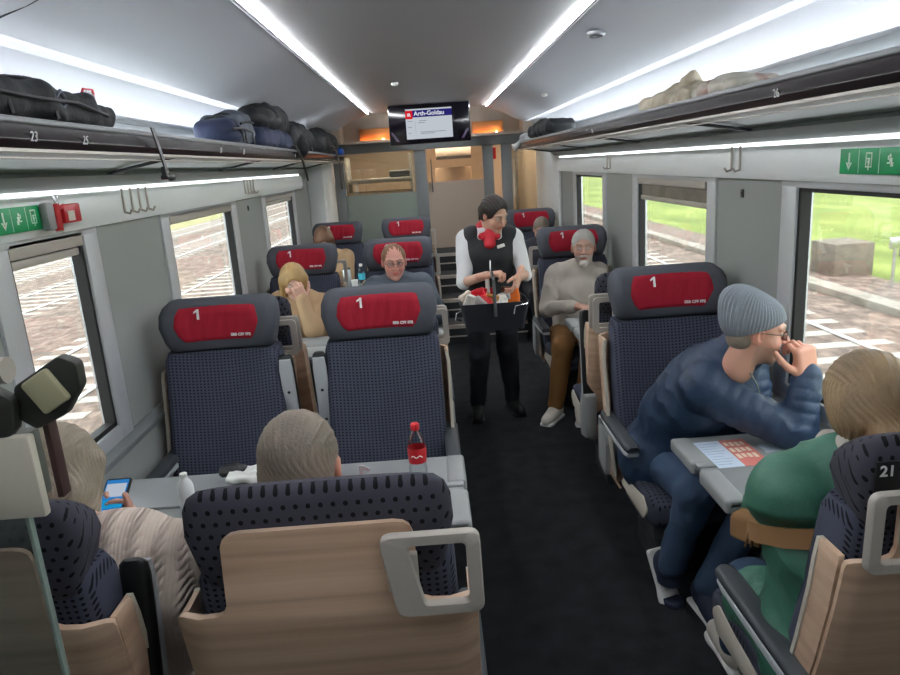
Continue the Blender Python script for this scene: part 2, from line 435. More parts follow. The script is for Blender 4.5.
FOLD = dict(jacket=(.006, 26), sweater=(.004, 22), thin=(.004, 30), trousers=(.005, 24))
def person(label, hip, neck, rdir, head, face, up=(0, 0, 1), sw=.185, build=1.0, skin=(.52, .30, .21), lips=None, brow=(.2, .14, .1),
           stubble=None, hair=('short', 'hair_grey'), female=False, hscale=1.0, hands=(None, None), elbows=(None, None), poles=((0, 0, -1), (0, 0, -1)),
           feet=(None, None), knees=(None, None), kpoles=((0, -1, .6), (0, -1, .6)), top='', off=.014, sleeve=1.0, topfold=(.004, 24), quilt=None,
           bottom='', shoes='', shoedir=None, v=.006, vh=.0045, collar=None, group=None, toes=None, lower=True, extra_top=None, hem=0.0, topname='sweater', armr=1.0):
    H, N, O = (np.array(a, float) for a in (hip, neck, head)); r = nrm(rdir); u = nrm(N-H); r = nrm(r-u*(r@u)); f = np.cross(u, r); L = np.linalg.norm(N-H)
    fd = nrm(face); U = np.array(up, float); U = nrm(U-fd*(U@fd)); RX = np.cross(fd, U); HR = np.column_stack([RX, fd, U])*hscale
    root = thing('person', label, 'person', (float(H[0]), float(H[1]), 0), 0, group)
    off0 = V3(H[0], H[1], 0)
    W = lambda p: p@HR.T+O
    b = build; P = H+u*L*.62+f*.0; Q = N-u*.055; sh = [Q+r*sw-u*.01, Q-r*sw-u*.01]
    tl, fl = .285, .25
    arm = []
    for i in range(2):
        h = hands[i]
        if h is None: arm.append(None); continue
        if elbows[i] is not None: e = np.array(elbows[i], float)
        else: e, _ = ik(sh[i], h['w'], tl, fl, poles[i])
        arm.append((sh[i], e, np.array(h['w'], float)))
    leg = []
    if lower:
        for i in range(2):
            hp = H+r*(.09 if i == 0 else -.09)
            if feet[i] is None: leg.append(None); continue
            an = np.array(feet[i], float)
            k = np.array(knees[i], float) if knees[i] is not None else ik(hp, an, .43, .42, kpoles[i])[0]
            leg.append((hp, k, an))
    def torso(s, o, k=.05):
        s.cap(H-r*.06, H+r*.06, .112*b+o, k=k); s.cap(H, P, .108*b+o, .112*b+o, k=k)
        s.cap(H+u*.13-r*.045, H+u*.13+r*.045, .102*b+o, k=k)
        s.cap(P-r*.065, P+r*.065, .108*b+o, k=k); s.cap(Q-r*(sw-.03), Q+r*(sw-.03), (.055+o)*armr, k=k)
        s.cap(Q+u*.03-r*.03, Q+u*.03+r*.03, .05+o, k=k)
        if female: s.ell(P+f*.085+r*.06, V3(.055, .055, .055)+o*.5, k=.03); s.ell(P+f*.085-r*.06, V3(.055, .055, .055)+o*.5, k=.03)
    def arms(s, o, frac=1.0, k=.035, rib=None):
        for a in arm:
            if a is None: continue
            A, E, Wr = a
            s.cap(A, E, (.053+o)*armr, (.043+o*.9)*armr, k=k, rib=rib)
            if frac > .5:
                t = (frac-.5)*2; e2 = E+(Wr-E)*t; s.cap(E, e2, (.042+o*.9)*armr, (.042+(.029-.042)*t+o*.8)*armr, k=.02, rib=rib)
    def legs(s, o, k=.04, fr=1.0):
        for a in leg:
            if a is None: continue
            hp, K, An = a
            s.cap(hp, K, .083*b+o, .058+o, k=k); A2 = K+(An-K)*fr; s.cap(K, A2, .056+o, .04+o, k=.025)
    # skin: body core, head, hands
    cs = SD(); torso(cs, -.008); arms(cs, -.006); 
    for a in arm:
        if a is not None: cs.cap(a[1], a[2], .038*armr, .026, k=.02)
    if leg: legs(cs, -.008)
    cs.cap(Q, O-U*.08*hscale-fd*.02, .048, .050*(.9 if female else 1), k=.02)
    pc, qc = cs.mesh(max(v*1.4, .008))
    hs = head_sd(female); ph, qh = hs.mesh(vh/hscale)
    sk = np.array(skin); lips = np.array(lips) if lips is not None else sk*np.array((.95, .55, .55))
    hc = head_cols(ph, sk, lips, brow, stubble)
    parts = [(pc-off0, qc), (W(ph)-off0, qh)]; cols = [np.tile(sk, (len(pc), 1)), hc]
    for i in range(2):
        if arm[i] is None: continue
        h = hands[i]; hd = SD(); hand_sd(hd, h['w'], h['d'], h['n'], i == 0, h.get('curl', .5), h.get('sc', 1.0), h.get('spread', .3), h.get('thumb', .5))
        fa = arm[i]; e = nrm(fa[2]-fa[1]); hd.cap(fa[2]-e*.09, fa[2], .031*armr, .027*armr, k=.012)
        pp, qq = hd.mesh(min(vh, .004)); parts.append((pp-off0, qq)); cols.append(np.tile(sk*np.array((1.02, .93, .9)), (len(pp), 1)))
    np_object('body', parts, mat('skin', (200, 150, 125), .5, vcol=True, bump=('noise', (250, 250, 250), .15, .001)), root, cols)
    # hair
    if hair:
        s = hair_sd(hair[0]); p, q = s.mesh(vh/hscale*.9); p = strands(.0022 if hair[0] != 'short' else .0014)(p, q)
        np_object('hair', [(W(p)-off0, q)], MATS[hair[1]], root)
    # clothes
    s = SD(); torso(s, off); arms(s, off, sleeve, rib=quilt)
    if hem: s.cap(H-u*hem-r*.08, H-u*hem+r*.08, .13*b+off, k=.06)
    if quilt: s.cap(H+u*.02, P+u*.05, .118*b+off, .12*b+off, k=.04, rib=(quilt[0]*1.25, quilt[1]*1.2))
    if collar: s.cap(N-u*.02, N+u*collar[0]+(O-N)*.1, .062+collar[1], .058+collar[1], k=.02); s.cap(N+u*.02, N+u*(collar[0]+.08)+(O-N)*.15, .05+collar[1]*.4, k=.008, sub=True)
    if extra_top: extra_top(s)
    p, q = s.mesh(v); p = wobble(p, q, topfold[0], topfold[1], int(abs(H[1])*100))
    np_object(topname, [(p-off0, q)], MATS[top], root)
    if leg and bottom:
        s = SD(); s.cap(H-r*.06, H+r*.06, .118*b, k=.05); legs(s, .014, fr=.96)
        p, q = s.mesh(v*1.15); p = wobble(p, q, .006, 20, 3); np_object('trousers', [(p-off0, q)], MATS[bottom], root)
        for i, a in enumerate(leg):
            if a is None: continue
            td = nrm(np.array(toes[i] if toes else (0, -1, 0), float)); An = a[2]
            t2 = nrm(V3(td[0], td[1], td[2])); dn = V3(0, 0, -1) if abs(t2[2]) < .5 else nrm(V3(0, .0, -1)-t2*(-t2[2]))
            s = SD(); s.cap(An-t2*.03+dn*.03, An+t2*.14+dn*.052, .042, .034, k=.03); s.cap(An, An+dn*.03, .044, .046, k=.03)
            s.cap(An+t2*.06+dn*.04, An+t2*.165+dn*.055, .042, .03, k=.03)
            s.box(An+t2*.06+dn*.115, (.2, .2, .03), k=.006, sub=True)
            p, q = s.mesh(.006); so = np_object('shoe', [(p-off0, q)], MATS[shoes[0]], root)
            s2 = SD(); yy = np.cross(dn, t2); R = np.column_stack([yy, t2, dn])
            s2.box(An+t2*.05+dn*.082, (.042, .125, .014), R, r=.012); s2.ell(An+t2*.13+dn*.082, (.048, .05, .014), R, k=.02)
            p, q = s2.mesh(.005); np_object('sole', [(p-off0, q)], MATS[shoes[1]], so)
    root['_off'] = 0; del root['_off']
    return root, dict(W=W, off=off0, HR=HR, O=O, H=H, N=N, r=r, u=u, f=f, P=P, Q=Q, sh=sh)
def glasses(root, ctx, m_frame, lensm, hs=1.0):
    mb = MB(); off = ctx['off']
    T = lambda x, y, z: tuple(ctx['W'](np.array([[x, y, z]]))[0]-off)
    for e in (-1, 1):
        pts = [T(e*.032+.021*math.cos(a), .1-.006*abs(math.cos(a)), .006+.016*math.sin(a)) for a in (2*PI*k/14 for k in range(14))]
        mb.tube(pts, .0016, 6, closed=True)
        mb.tube([T(e*.053, .094, .012), T(e*.075, .05, .012), T(e*.083, .0, .012), T(e*.082, -.02, -.004)], .0018, 6)
    mb.tube([T(-.011, .1, .01), T(0, .106, .014), T(.011, .1, .01)], .0016, 6)
    g = mb.build('glasses', m_frame, root)
    mb = MB()
    for e in (-1, 1): mb.quad([T(e*.032+.02*math.cos(a), .098, .006+.015*math.sin(a)) for a in (2*PI*k/14 for k in range(14))])
    mb.build('lens', lensm, g)
def hd(w, d, n, **k): return dict(w=w, d=d, n=n, **k)
# ---------------------------------------------------------------- camera
h0, pitch, yaw, roll, fpx = 1.8271, .2462, .0165, .0682, 689.4
cp, sp_ = math.cos(pitch), math.sin(pitch); cy_, sy_ = math.cos(yaw), math.sin(yaw)
Fv = Vector((sy_*cp, cy_*cp, -sp_)); rv = Vector((cy_, -sy_, 0)); uv_ = rv.cross(Fv)
Rv = rv*math.cos(roll)-uv_*math.sin(roll); Uv = uv_*math.cos(roll)+rv*math.sin(roll)
cam = bpy.data.cameras.new('camera'); co = bpy.data.objects.new('camera', cam); C.objects.link(co)
M = Matrix.Identity(4)
for i in range(3): M[i][0], M[i][1], M[i][2] = Rv[i], Uv[i], -Fv[i]
M[0][3], M[1][3], M[2][3] = 0, 0, h0
co.matrix_world = M; cam.sensor_width = 36; cam.lens = fpx/900*36; cam.clip_start = .02; cam.clip_end = 800
S.camera = co

XL, XR = -1.334, 1.3875
# ---------------------------------------------------------------- materials
wallm = mat('wall_paint', (150, 154, 151), .5); whitep = mat('white_panel', (228, 232, 232), .4)
ceilm = mat('ceiling_paint', (186, 189, 194), .55); ceil_dark = mat('ceiling_centre', (160, 160, 160), .5)
alu = mat('aluminium', (188, 190, 192), .32, .85); alud = mat('satin_aluminium', (184, 177, 169), .4, .12)
black = mat('black_plastic', (22, 23, 25), .4); rubber = mat('rubber', (18, 18, 19), .6)
dgrey = mat('dark_grey_plastic', (58, 61, 64), .42); mgrey = mat('mid_grey_plastic', (118, 122, 124), .45)
lgrey = mat('light_grey_plastic', (150, 152, 152), .4); cream = mat('cream_plastic', (205, 198, 184), .45)
white = mat('white_plastic', (232, 232, 228), .35); green = mat('sign_green', (10, 150, 90), .4); signw = mat('sign_white', (225, 240, 225), .4)
redp = mat('red_plastic', (190, 25, 35), .4); beige = mat('beige_panel', (186, 170, 152), .5)
silver = mat('silver', (200, 200, 200), .25, .9); orange = emis('warm_lamp', (255, 160, 80), 5)
stripm = emis('light_strip', (250, 252, 255), 48); covem = emis('cove_light', (240, 247, 255), 45)
pane = glass('window_glass', (225, 228, 226), .05); part_glass = glass('partition_glass', (222, 226, 224), .12)
rackg = mat('rack_glass', (196, 204, 200), .3, alpha=.88)
frost = mat('frosted_glass', (150, 165, 158), .35, alpha=.82)
carpet = mat('carpet', (40, 42, 45), .95, bump=('noise', (400, 400, 400), .8, .004), var=.25, spec=.1)

# ---------------------------------------------------------------- room shell
Y0, Y1 = -.6, 8.8
fl = MB().box(XL-.1, XR+.1, Y0, Y1+.1, -.06, 0).build('floor', carpet); struct(fl)

def wall(side, X, wins, name):
    sg = -1 if side == 'left' else 1
    a, b = (X-.05, X) if sg < 0 else (X, X+.05)
    m = MB(); zt, zb = 1.68, .86
    m.box(a, b, Y0, Y1, 0, zb)
    m.box(a, b, Y0, Y1, zt, 2.5)
    ys = [Y0]+[v for w in wins for v in w]+[Y1]
    for i in range(0, len(ys), 2): m.box(a, b, ys[i], ys[i+1], zb, zt)
    return struct(m.build(name, wallm))
WL = [(2.19, 2.70), (3.58, 4.76), (5.73, 6.92)]; WR = [(.2, .9), (1.35, 2.61), (3.44, 4.63), (5.54, 6.58)]
WR = [(1.35, 2.61), (3.44, 4.63), (5.54, 6.58)]
wall('left', XL, WL, 'wall_left'); wall('right', XR, WR, 'wall_right')
n = 0
for side, X, wins in ((-1, XL, WL), (1, XR, WR)):
    for (a, b) in wins:
        n += 1
        m = MB(); xin = X-side*.012; xo = X+side*.06
        x0, x1 = min(xin, xo), max(xin, xo)
        # aluminium surround standing a little proud of the wall
        wd = .10
        m.box(x0, x1, b-.012, b+wd, .80, 1.665, .008); m.box(x0, x1, a-wd, a+.012, .80, 1.665, .008)
        m.box(x0, x1, a, b, .80, .885, .006); m.box(x0, x1, a-wd, b+wd, 1.655, 1.685, .004)
        if not (n == 1): pass
        fr = m.build('window_%d' % n, mat('window_aluminium', (196, 199, 202), .4, .25)); struct(fr)
        m = MB(); g0, g1 = min(X+side*.0, X+side*.04), max(X+side*.0, X+side*.04)
        m.box(g0, g1, b-.03, b-.0, .885, 1.66); m.box(g0, g1, a, a+.03, .885, 1.66); m.box(g0, g1, a, b, .885, .905); m.box(g0, g1, a, b, 1.64, 1.66)
        m.build('window_gasket', rubber, fr)
        m = MB(); xx = X+side*.035; m.box(min(xx, xx+side*.004), max(xx, xx+side*.004), a+.02, b-.02, .89, 1.655)
        m.build('window_pane', pane, fr)
# roller blinds
def blind(side, X, a, b, zb, lab):
    t = thing('roller_blind', lab, 'blind', (X-side*.0, (a+b)/2, 1.655), 0)
    w = (b-a)/2
    x = -side*.012
    m = MB().box(min(x, x+side*.035), max(x, x+side*.035), -w-.0, w+.0, -.035, .02, .006); m.build('cassette', alud, t)
    xf = side*.012
    MB().box(min(xf, xf+side*.002), max(xf, xf+side*.002), -w+.02, w-.02, zb-1.655, 0).build('blind_fabric', streak('blind_cloth', (112, 104, 94), (132, 124, 112), (8, 8, 8), .8), t)
    MB().box(min(xf-.008*side, xf+side*.012), max(xf-.008*side, xf+side*.012), -w+.015, w-.015, zb-1.655-.028, zb-1.655, .005).build('bottom_bar', alud, t)
blind(-1, XL, 2.2, 2.68, 1.615, 'nearly rolled up grey blind under the emergency hammer panel')
blind(1, XR, 3.47, 4.6, 1.548, 'brown grey roller blind pulled part way down the second window on the right')
blind(-1, XL, 3.6, 4.74, 1.645, 'rolled up blind cassette at the left window behind the first pair of red headrests')
blind(-1, XL, 5.75, 6.9, 1.615, 'rolled up grey blind at the farthest window on the left')

# lower side ledge (heater duct) both sides
for side, X, nm in ((-1, XL, 'left'), (1, XR, 'right')):
    m = MB(); xs = [X, X-side*.018]
    m.box(min(xs), max(xs), Y0, Y1, .0, .765, .01)
    struct(m.build('baseboard_'+nm, wallm))
    m = MB(); m.prism(poly_round([(X, .79), (X-side*.04, .77), (X-side*.04, .80), (X, .835)], .008), 'y', Y0, Y1)
    struct(m.build('trim_%d' % (1 if side < 0 else 2), mgrey))

# lit panel above the windows, cove above it
for side, X, nm, ye in ((-1, XL, 3, 7.35), (1, XR, 4, 7.3)):
    pr = [(X, 1.682), (X-side*.03, 1.682), (X-side*.045, 1.72), (X-side*.04, 1.79), (X-side*.028, 1.812), (X, 1.812)]
    m = MB(); ys = [Y0, ye]
    m.prism(pr, 'y', Y0, ye); struct(m.build('trim_%d' % nm, whitep))
    pr = [(X, 1.83), (X-side*.02, 1.83), (X-side*.07, 1.873), (X, 1.90)]
    m = MB(); m.prism(pr, 'y', Y0, ye+.2); struct(m.build('trim_%d' % (nm+2), wallm))
    m = MB(); xx = [X, X-side*.012]; m.box(min(xx), max(xx), Y0, ye, 1.8145, 1.8275); 
    t = m.build('light_line', emis('panel_light', (245, 250, 255), 2.2)); tag(t, 'thin light line above the %s windows under the luggage rack' % ('left' if side < 0 else 'right'), 'light')

# ceiling
zc = 2.46; sl, sr = -.634, .739; cr_l, cr_r = -1.13, 1.18; zk = 2.25
def slab(pts, name, m, y0=Y0, y1=Y1):
    mb = MB(); mb.prism(pts, 'y', y0, y1); return struct(mb.build(name, m))
mb = MB()
mb.prism([(sl+.03, zc), (sr-.03, zc), (sr-.03, zc+.05), (sl+.03, zc+.05)], 'y', Y0, 8.45)
for (a, b, X, sg) in ((sl, cr_l, XL, -1), (sr, cr_r, XR, 1)):
    k1 = (a, zc-.02); k2 = (b, zk)
    mb.prism([k1, (a*.6+b*.4, zc-.075), (a*.25+b*.75, zk+.045), k2, (b, zk+.06), (a, zc+.05)], 'y', Y0, 8.45, mi=1)
    # cove below the crease, curving down to the wall
    mb.prism([(b-sg*.0, zk+.025), (b+sg*.09, zk-.0), (b+sg*.16, zk-.07), (X, 2.06), (X, 1.99), (X+sg*.08, 1.99), (X+sg*.08, zk+.08), (b, zk+.08)], 'y', Y0, Y1, mi=1)
ce = struct(mb.build('ceiling', [ceil_dark, ceilm], ang=25))
mb = MB().box(XL-.14, XR+.14, Y0-.1, 11.6, 2.62, 2.68); struct(mb.build('trim_9', mat('roof', (60, 60, 62), .8)))
# ceiling light strips
for i, x in enumerate((sl, sr)):
    t = thing('ceiling_light_strip', 'long bright light strip on the %s side of the ceiling centre' % ('left' if i == 0 else 'right'), 'light', (x, 4, zc))
    sg = -1 if i == 0 else 1
    MB().box(-.008, .008, -4.5, 4.35, -.012, .004).build('diffuser', stripm, t)
    m = MB(); m.box(min(sg*.009, sg*.013), max(sg*.009, sg*.013), -4.5, 4.4, -.030, .02); m.build('strip_edge', ceilm, t)
# glow strips imitating light caught on the crease; cove lights lying behind the racks
for i, (b, sg, X) in enumerate(((cr_l, -1, XL), (cr_r, 1, XR))):
    side = 'left' if i == 0 else 'right'
    m = MB(); xs = sorted((b+sg*.0, b+sg*.026)); m.box(xs[0], xs[1], Y0, 8.3, zk-.002, zk+.012)
    tag(m.build('crease_glow', emis('crease', (240, 246, 255), .6)), 'glow strip imitating light caught on the fold of the %s ceiling slope' % side, 'light')
    m = MB(); xs = sorted((X-sg*.02, X-sg*.055)); m.box(xs[0], xs[1], Y0, 7.9, 2.035, 2.04)
    tag(m.build('cove_light', covem), 'cove light lying behind the %s luggage rack' % side, 'light')
# ceiling details
def disc(loc, r, name, m, lab, cat, ringn=3):
    t = thing(name, lab, cat, loc)
    b = MB().lathe([(r, 0), (r, -.012), (r*.86, -.018), (.001, -.018)], n=28); b.build('rim', m, t)
    for k in range(1, ringn): 
        rr = r*.8*k/ringn; b = MB().lathe([(rr+.006, -.019), (rr+.006, -.023), (rr, -.023), (rr, -.019)], n=28); b.build('grille_ring', dgrey, t)
disc((.86, 3.55, 2.395), .045, 'ceiling_vent', alu, 'round ribbed vent on the right ceiling slope', 'vent', 4)
for j, (x, y, z, lab) in enumerate(((-.2, 5.65, zc, 'small white detector at the middle of the ceiling'), (1.0, 5.9, 2.33, 'small white sensor on the right ceiling slope near the dark bag'))):
    t = MB().lathe([(.028, 0), (.028, -.01), (.018, -.022), (.001, -.024)], c=(x, y, z), n=20).build('ceiling_sensor', white); tag(t, lab, 'sensor')
# seam on the near left ceiling slope
m = MB(); m.tube([(-.64, 2.05, 2.436), (-.83, 2.02, 2.385), (-1.0, 1.98, 2.30), (-1.13, 1.95, 2.245), (-1.2, 1.9, 2.17), (-1.24, 1.86, 2.10)], .003, 6); struct(m.build('trim_10', dgrey))

# ---------------------------------------------------------------- luggage racks
def rack(side, X, xf, ye, nums, lab):
    t = thing('luggage_rack', lab, 'luggage rack', (X, Y0, 1.87))
    x = lambda v: v-X
    m = MB()  # tray top surface (glass) and rear
    pr = [(X-side*.012, 1.885), (xf+side*.05, 1.938), (xf+side*.05, 1.946), (X-side*.012, 1.893)]
    m.prism([(x(a), b-1.87) for a, b in pr], 'y', .0, ye-Y0); m.build('glass_shelf', rackg, t)
    pr = poly_round([(xf+side*.06, 1.925), (xf, 1.928), (xf-side*.012, 1.95), (xf, 1.992), (xf+side*.06, 1.985)], .008)
    m = MB(); m.prism([(x(a), b-1.87) for a, b in pr], 'y', 0, ye-Y0); band = m.build('front_band', mat('band_black', (24, 18, 20), .25, spec=.25), t)
    m = MB(); m.prism([(x(a), b-1.87) for a, b in poly_round([(xf-side*.006, 1.987), (xf-side*.004, 2.004), (xf+side*.05, 2.01), (xf+side*.07, 1.99)], .006)], 'y', 0, ye-Y0); m.build('front_rail', mat('rail_grey', (112, 114, 116), .4, .3), t)
    m = MB(); m.prism([(x(a), b-1.87) for a, b in [(xf-side*.002, 1.922), (xf-side*.002, 1.93), (xf+side*.1, 1.93), (xf+side*.1, 1.922)]], 'y', 0, ye-Y0); m.build('lower_rail', alud, t)
    m = MB()
    pr = [(X-side*.035, 1.90), (X-side*.05, 2.03), (X-side*.03, 2.105), (X, 2.105), (X, 1.90)]
    m.prism([(x(a), b-1.87) for a, b in pr], 'y', .0, ye-Y0); m.build('back_board', mgrey, t)
    for k in range(6):
        yy = .45+k*1.52
        if yy < ye-Y0: 
            m = MB(); m.prism([(x(a), b-1.87) for a, b in [(X-side*.05, 1.872), (xf+side*.05, 1.922), (xf+side*.05, 1.936), (X-side*.05, 1.884)]], 'y', yy, yy+.022, .003); m.build('bracket', dgrey, t)
    m = MB(); m.box(min(x(X-side*.36), x(X-side*.37)), max(x(X-side*.36), x(X-side*.37)), 0, ye-Y0, .037, .041); m.build('rail', alud, t)
    for (s, y) in nums:
        M = frame((x(xf-side*.0125), y-Y0, 1.957-1.87), (0, -side*-1 if side > 0 else 1, 0) if False else ((0, 1, 0) if side < 0 else (0, -1, 0)), (side*-.2, 0, 1))
        put_text(s, .034, M, mat('print_grey', (190, 190, 192), .5), band)
    return t
rack(-1, XL, -.955, 8.3, [('23', 1.77), ('25', 2.03), ('31', 3.34), ('33', 3.75), ('41', 5.2)], 'long glass luggage rack over the left windows with a black numbered band')
rack(1, XR, 1.0, 7.75, [('26', 2.0), ('36', 4.2)], 'long glass luggage rack over the right windows with a black numbered band')
# coat hooks
def hooks(x, y, z, n_, side, lab, grp):
    for k in range(n_):
        t = thing('coat_hook', lab, 'hook', (x, y+k*.085, z), 0, grp)
        MB().box(-.004, .004, -.006, .006, -.05, .055, .003).build('bar', alud, t)
        MB().tube([(0, 0, -.045), (-side*.02, 0, -.052), (-side*.03, 0, -.036)], .005, 8).build('hook_tip', alud, t)
hooks(XL+.05, 3.0, 1.765, 4, -1, 'slim metal coat hook in the row of four nearest on the left lit panel', 'near left coat hooks')
hooks(XL+.05, 5.0, 1.765, 4, -1, 'slim metal coat hook in the far row of four on the left lit panel', 'far left coat hooks')
hooks(XR-.05, 3.0, 1.765, 2, 1, 'slim metal coat hook in the near pair on the right lit panel', 'near right coat hooks')
hooks(XR-.05, 5.15, 1.765, 2, 1, 'slim metal coat hook in the far pair on the right lit panel', 'far right coat hooks')
# green signs
def sign(X, y0, y1, z0, z1, side, lab, cells):
    t = thing('safety_sign', lab, 'sign', (X-side*.05, (y0+y1)/2, (z0+z1)/2))
    w = (y1-y0)/2; hh = (z1-z0)/2
    MB().box(-.002, .002, -w, w, -hh, hh, .001).build('plate', green, t)
    nc = len(cells); cw = 2*w/nc; fx = -side*.0028
    for i, k in enumerate(cells):
        cyy = (-w+cw*(i+.5))*1
        m = MB(); s = hh*.8
        def bx(a, b, c, d): m.box(min(fx, fx+side*.001), max(fx, fx+side*.001), cyy+a*s, cyy+b*s, c*s, d*s)
        if k == 'arrow':
            bx(-.12, .12, -.3, .85)
            m.prism([(cyy-.5*s, -.1*s), (cyy, -.9*s), (cyy+.5*s, -.1*s), (cyy+.28*s, -.1*s), (cyy, -.5*s), (cyy-.28*s, -.1*s)], 'x', min(fx, fx+side*.001), max(fx, fx+side*.001))
        elif k == 'window':
            bx(-.5, .5, .7, .85); bx(-.5, .5, -.6, -.45); bx(-.5, -.36, -.6, .85); bx(.36, .5, -.6, .85); bx(-.15, .1, -.3, .2); bx(-.2, .3, .2, .32); bx(-.06, .1, -.85, -.3); bx(.0, .25, -.1, .0)
        else:
            bx(-.12, .12, .35, .65); bx(-.3, .1, -.1, .3); bx(-.45, -.1, -.5, -.1); bx(.0, .45, -.25, -.1); bx(.2, .35, .1, .5)
        m.build('symbol', signw, t)
        if i: MB().box(min(fx, fx+side*.001), max(fx, fx+side*.001), -w+cw*i-.001, -w+cw*i+.001, -hh*.92, hh*.92).build('divider', signw, t)
    return t
sign(XL, 2.02, 2.345, 1.708, 1.786, -1, 'green and white emergency sign beside the red hammer, above the nearest left window', ['person', 'arrow', 'person', 'window'])
sign(XR, 1.86, 2.26, 1.712, 1.79, 1, 'green and white emergency exit sign above the nearest right window', ['person', 'person', 'window', 'arrow'])
# emergency hammer
t = thing('emergency_hammer', 'red emergency hammer in its grey holder beside the left green sign', 'hammer', (XL+.05, 2.44, 1.745))
MB().box(0, .028, -.095, -.045, -.045, .045, .008).build('holder', lgrey, t)
MB().tube([(.022, -.03, -.05), (.022, -.03, .04)], .014, 12).build('handle', redp, t)
MB().tube([(.022, -.03, -.055), (.022, -.03, -.03)], .012, 12).build('metal_collar', silver, t)
MB().box(.004, .03, .01, .125, -.03, .035, .006).build('hammer_head', redp, t)
MB().box(.030, .0315, .03, .075, -.022, .012).build('instruction_plate', cream, t)
MB().box(.005, .02, -.002, .006, -.02, .07, .002).build('pin', silver, t)
MB().tube([(.02, -.03, .02), (.02, .03, .03)], .008, 8).build('crossbar', redp, t)
# small dark plates on pillars
for x, y, z, lab in ((XR-.003, 3.07, 1.615, 'small dark plate on the wall panel behind the beanie wearer'), (XL+.003, 5.2, 1.61, 'small dark plate on the left wall between the second and third windows')):
    t = thing('wall_switch', lab, 'switch', (x, y, z)); MB().box(-.004, .004, -.012, .012, -.018, .018, .003).build('plate', dgrey, t); MB().box(-.006, .006, -.006, .006, -.006, .008, .002).build('button', black, t)

# ---------------------------------------------------------------- end wall, door, vestibule
YE = 8.8
def fb(m, x0, x1, z0, z1, y0=YE, y1=YE+.05, bev=.004): m.box(x0, x1, y0, y1, z0, z1, bev)
mb = MB()
fb(mb, -1.15, -1.02, 0, 2.04); fb(mb, -.15, .0, 0, 2.04); fb(mb, .70, .83, .8, 2.04); fb(mb, .93, 1.06, 0, 2.04)
fb(mb, -1.15, 1.38, 2.02, 2.14, YE-.04, YE+.06)
fb(mb, -1.15, 1.06, 0, .1)
struct(mb.build('trim_11', mgrey))
mb = MB(); fb(mb, .72, .815, .8, 2.03, YE+.005, YE+.045); o = mb.build('trim_12', black); struct(o)
mb = MB(); fb(mb, -1.02, -.15, 1.52, 2.02, YE+.02, YE+.028, 0); fb(mb, 1.06, 1.36, .0, 2.02, YE+.02, YE+.028, 0); struct(mb.build('window_7', part_glass))
mb = MB(); fb(mb, -1.02, -.15, 0.1, 1.52, YE+.02, YE+.028, 0); o = struct(mb.build('window_8', frost))
# door leaf
mb = MB(); fb(mb, .0, .70, .8, 2.02, YE+.01, YE+.04, 0)
d = struct(mb.build('door_1', glass('door_glass', (236, 232, 226), .1)))
mb = MB(); fb(mb, .0, .70, .8, 1.62, YE+.002, YE+.008, 0); mb.build('door_lower_panel', mat('door_film', (176, 160, 144), .5), d)
MB().box(.05, .065, YE-.03, YE-.015, 1.5, 1.9, .004).build('door_handle', dgrey, d)
# white corner casings on both sides of the far end
mb = MB(); mb.box(XL, -1.15, 7.85, YE, 0, 2.3, .02); struct(mb.build('trim_13', whitep))
mb = MB(); mb.box(XR-.03, XR, 7.3, YE, 0, 2.2, .01); struct(mb.build('trim_14', whitep))
# steps up to the door
mb = MB()
for (y0, z) in ((6.95, .2), (7.35, .4), (7.75, .6), (8.15, .8)): mb.box(-.0, .93, y0, YE, z-.2, z)
st = struct(mb.build('floor_steps', mat('step_dark', (44, 46, 50), .8))); st.name = 'trim_15'
mb = MB()
for (y0, z) in ((6.95, .2), (7.35, .4), (7.75, .6), (8.15, .8)):
    mb.box(0, .93, y0-.004, y0+.035, z, z+.004); mb.box(0, .93, y0-.004, y0, z-.03, z); mb.box(0, .93, y0-.004, y0, z-.12, z-.105)
mb.build('step_nosing', alud, st)
# vestibule behind
mb = MB()
mb.box(-1.35, -1.25, YE, 11.5, .7, 2.6); mb.box(1.4, 1.5, YE, 11.5, .7, 2.6); mb.box(-1.35, 1.5, 11.4, 11.5, .7, 2.6)
struct(mb.build('wall_back', beige))
mb = MB(); mb.box(-1.35, 1.5, YE+.06, 11.5, .72, .8); struct(mb.build('floor_back', carpet)).name = 'floor_vestibule'
mb = MB(); mb.box(-1.35, 1.5, YE+.1, 11.5, 2.5, 2.55); struct(mb.build('ceiling_vestibule', ceilm))
MB_ = MB().box(-1.0, 1.1, 9.6, 9.75, 2.485, 2.495).build('vestibule_lamp', emis('vest_lamp', (255, 226, 194), 38)); tag(MB_, 'warm ceiling lamp glowing in the vestibule behind the end door', 'light')
# furniture glimpsed through the end glazing
t = thing('luggage_shelf', 'pale wooden luggage shelf behind the left end glazing', 'shelf', (-.62, 9.9, .8))
MB().box(-.5, .42, -.2, .25, .0, .72, .01).build('cabinet', beige, t); MB().box(-.45, .40, -.24, .2, .84, .9, .01).build('shelf_board', lgrey, t)
MB().box(-.5, -.46, -.2, .25, 0, 1.2, .005).build('side_post', lgrey, t); MB().box(.38, .42, -.2, .25, 0, 1.2, .005).build('side_post', lgrey, t)
t = MB().box(-.52, -.2, 9.72, 9.95, 1.702, 1.80, .03, seg=3).build('suitcase', dgrey); tag(t, 'dark case lying on the shelf behind the left end glazing', 'suitcase')
t = MB().box(.12, .62, 9.9, 10.3, .8, 1.78, .02).build('vestibule_cabinet', beige); tag(t, 'beige cabinet standing behind the end door', 'cabinet')
t = thing('overhead_box', 'white overhead box with dark slots seen through the top of the end door', 'box', (.42, 9.9, 1.99)); MB().box(-.28, .2, -.1, .2, -.06, .09, .01).build('casing', white, t); MB().box(-.28, .2, -.105, -.1, -.10, -.062).build('slot_strip', dgrey, t)
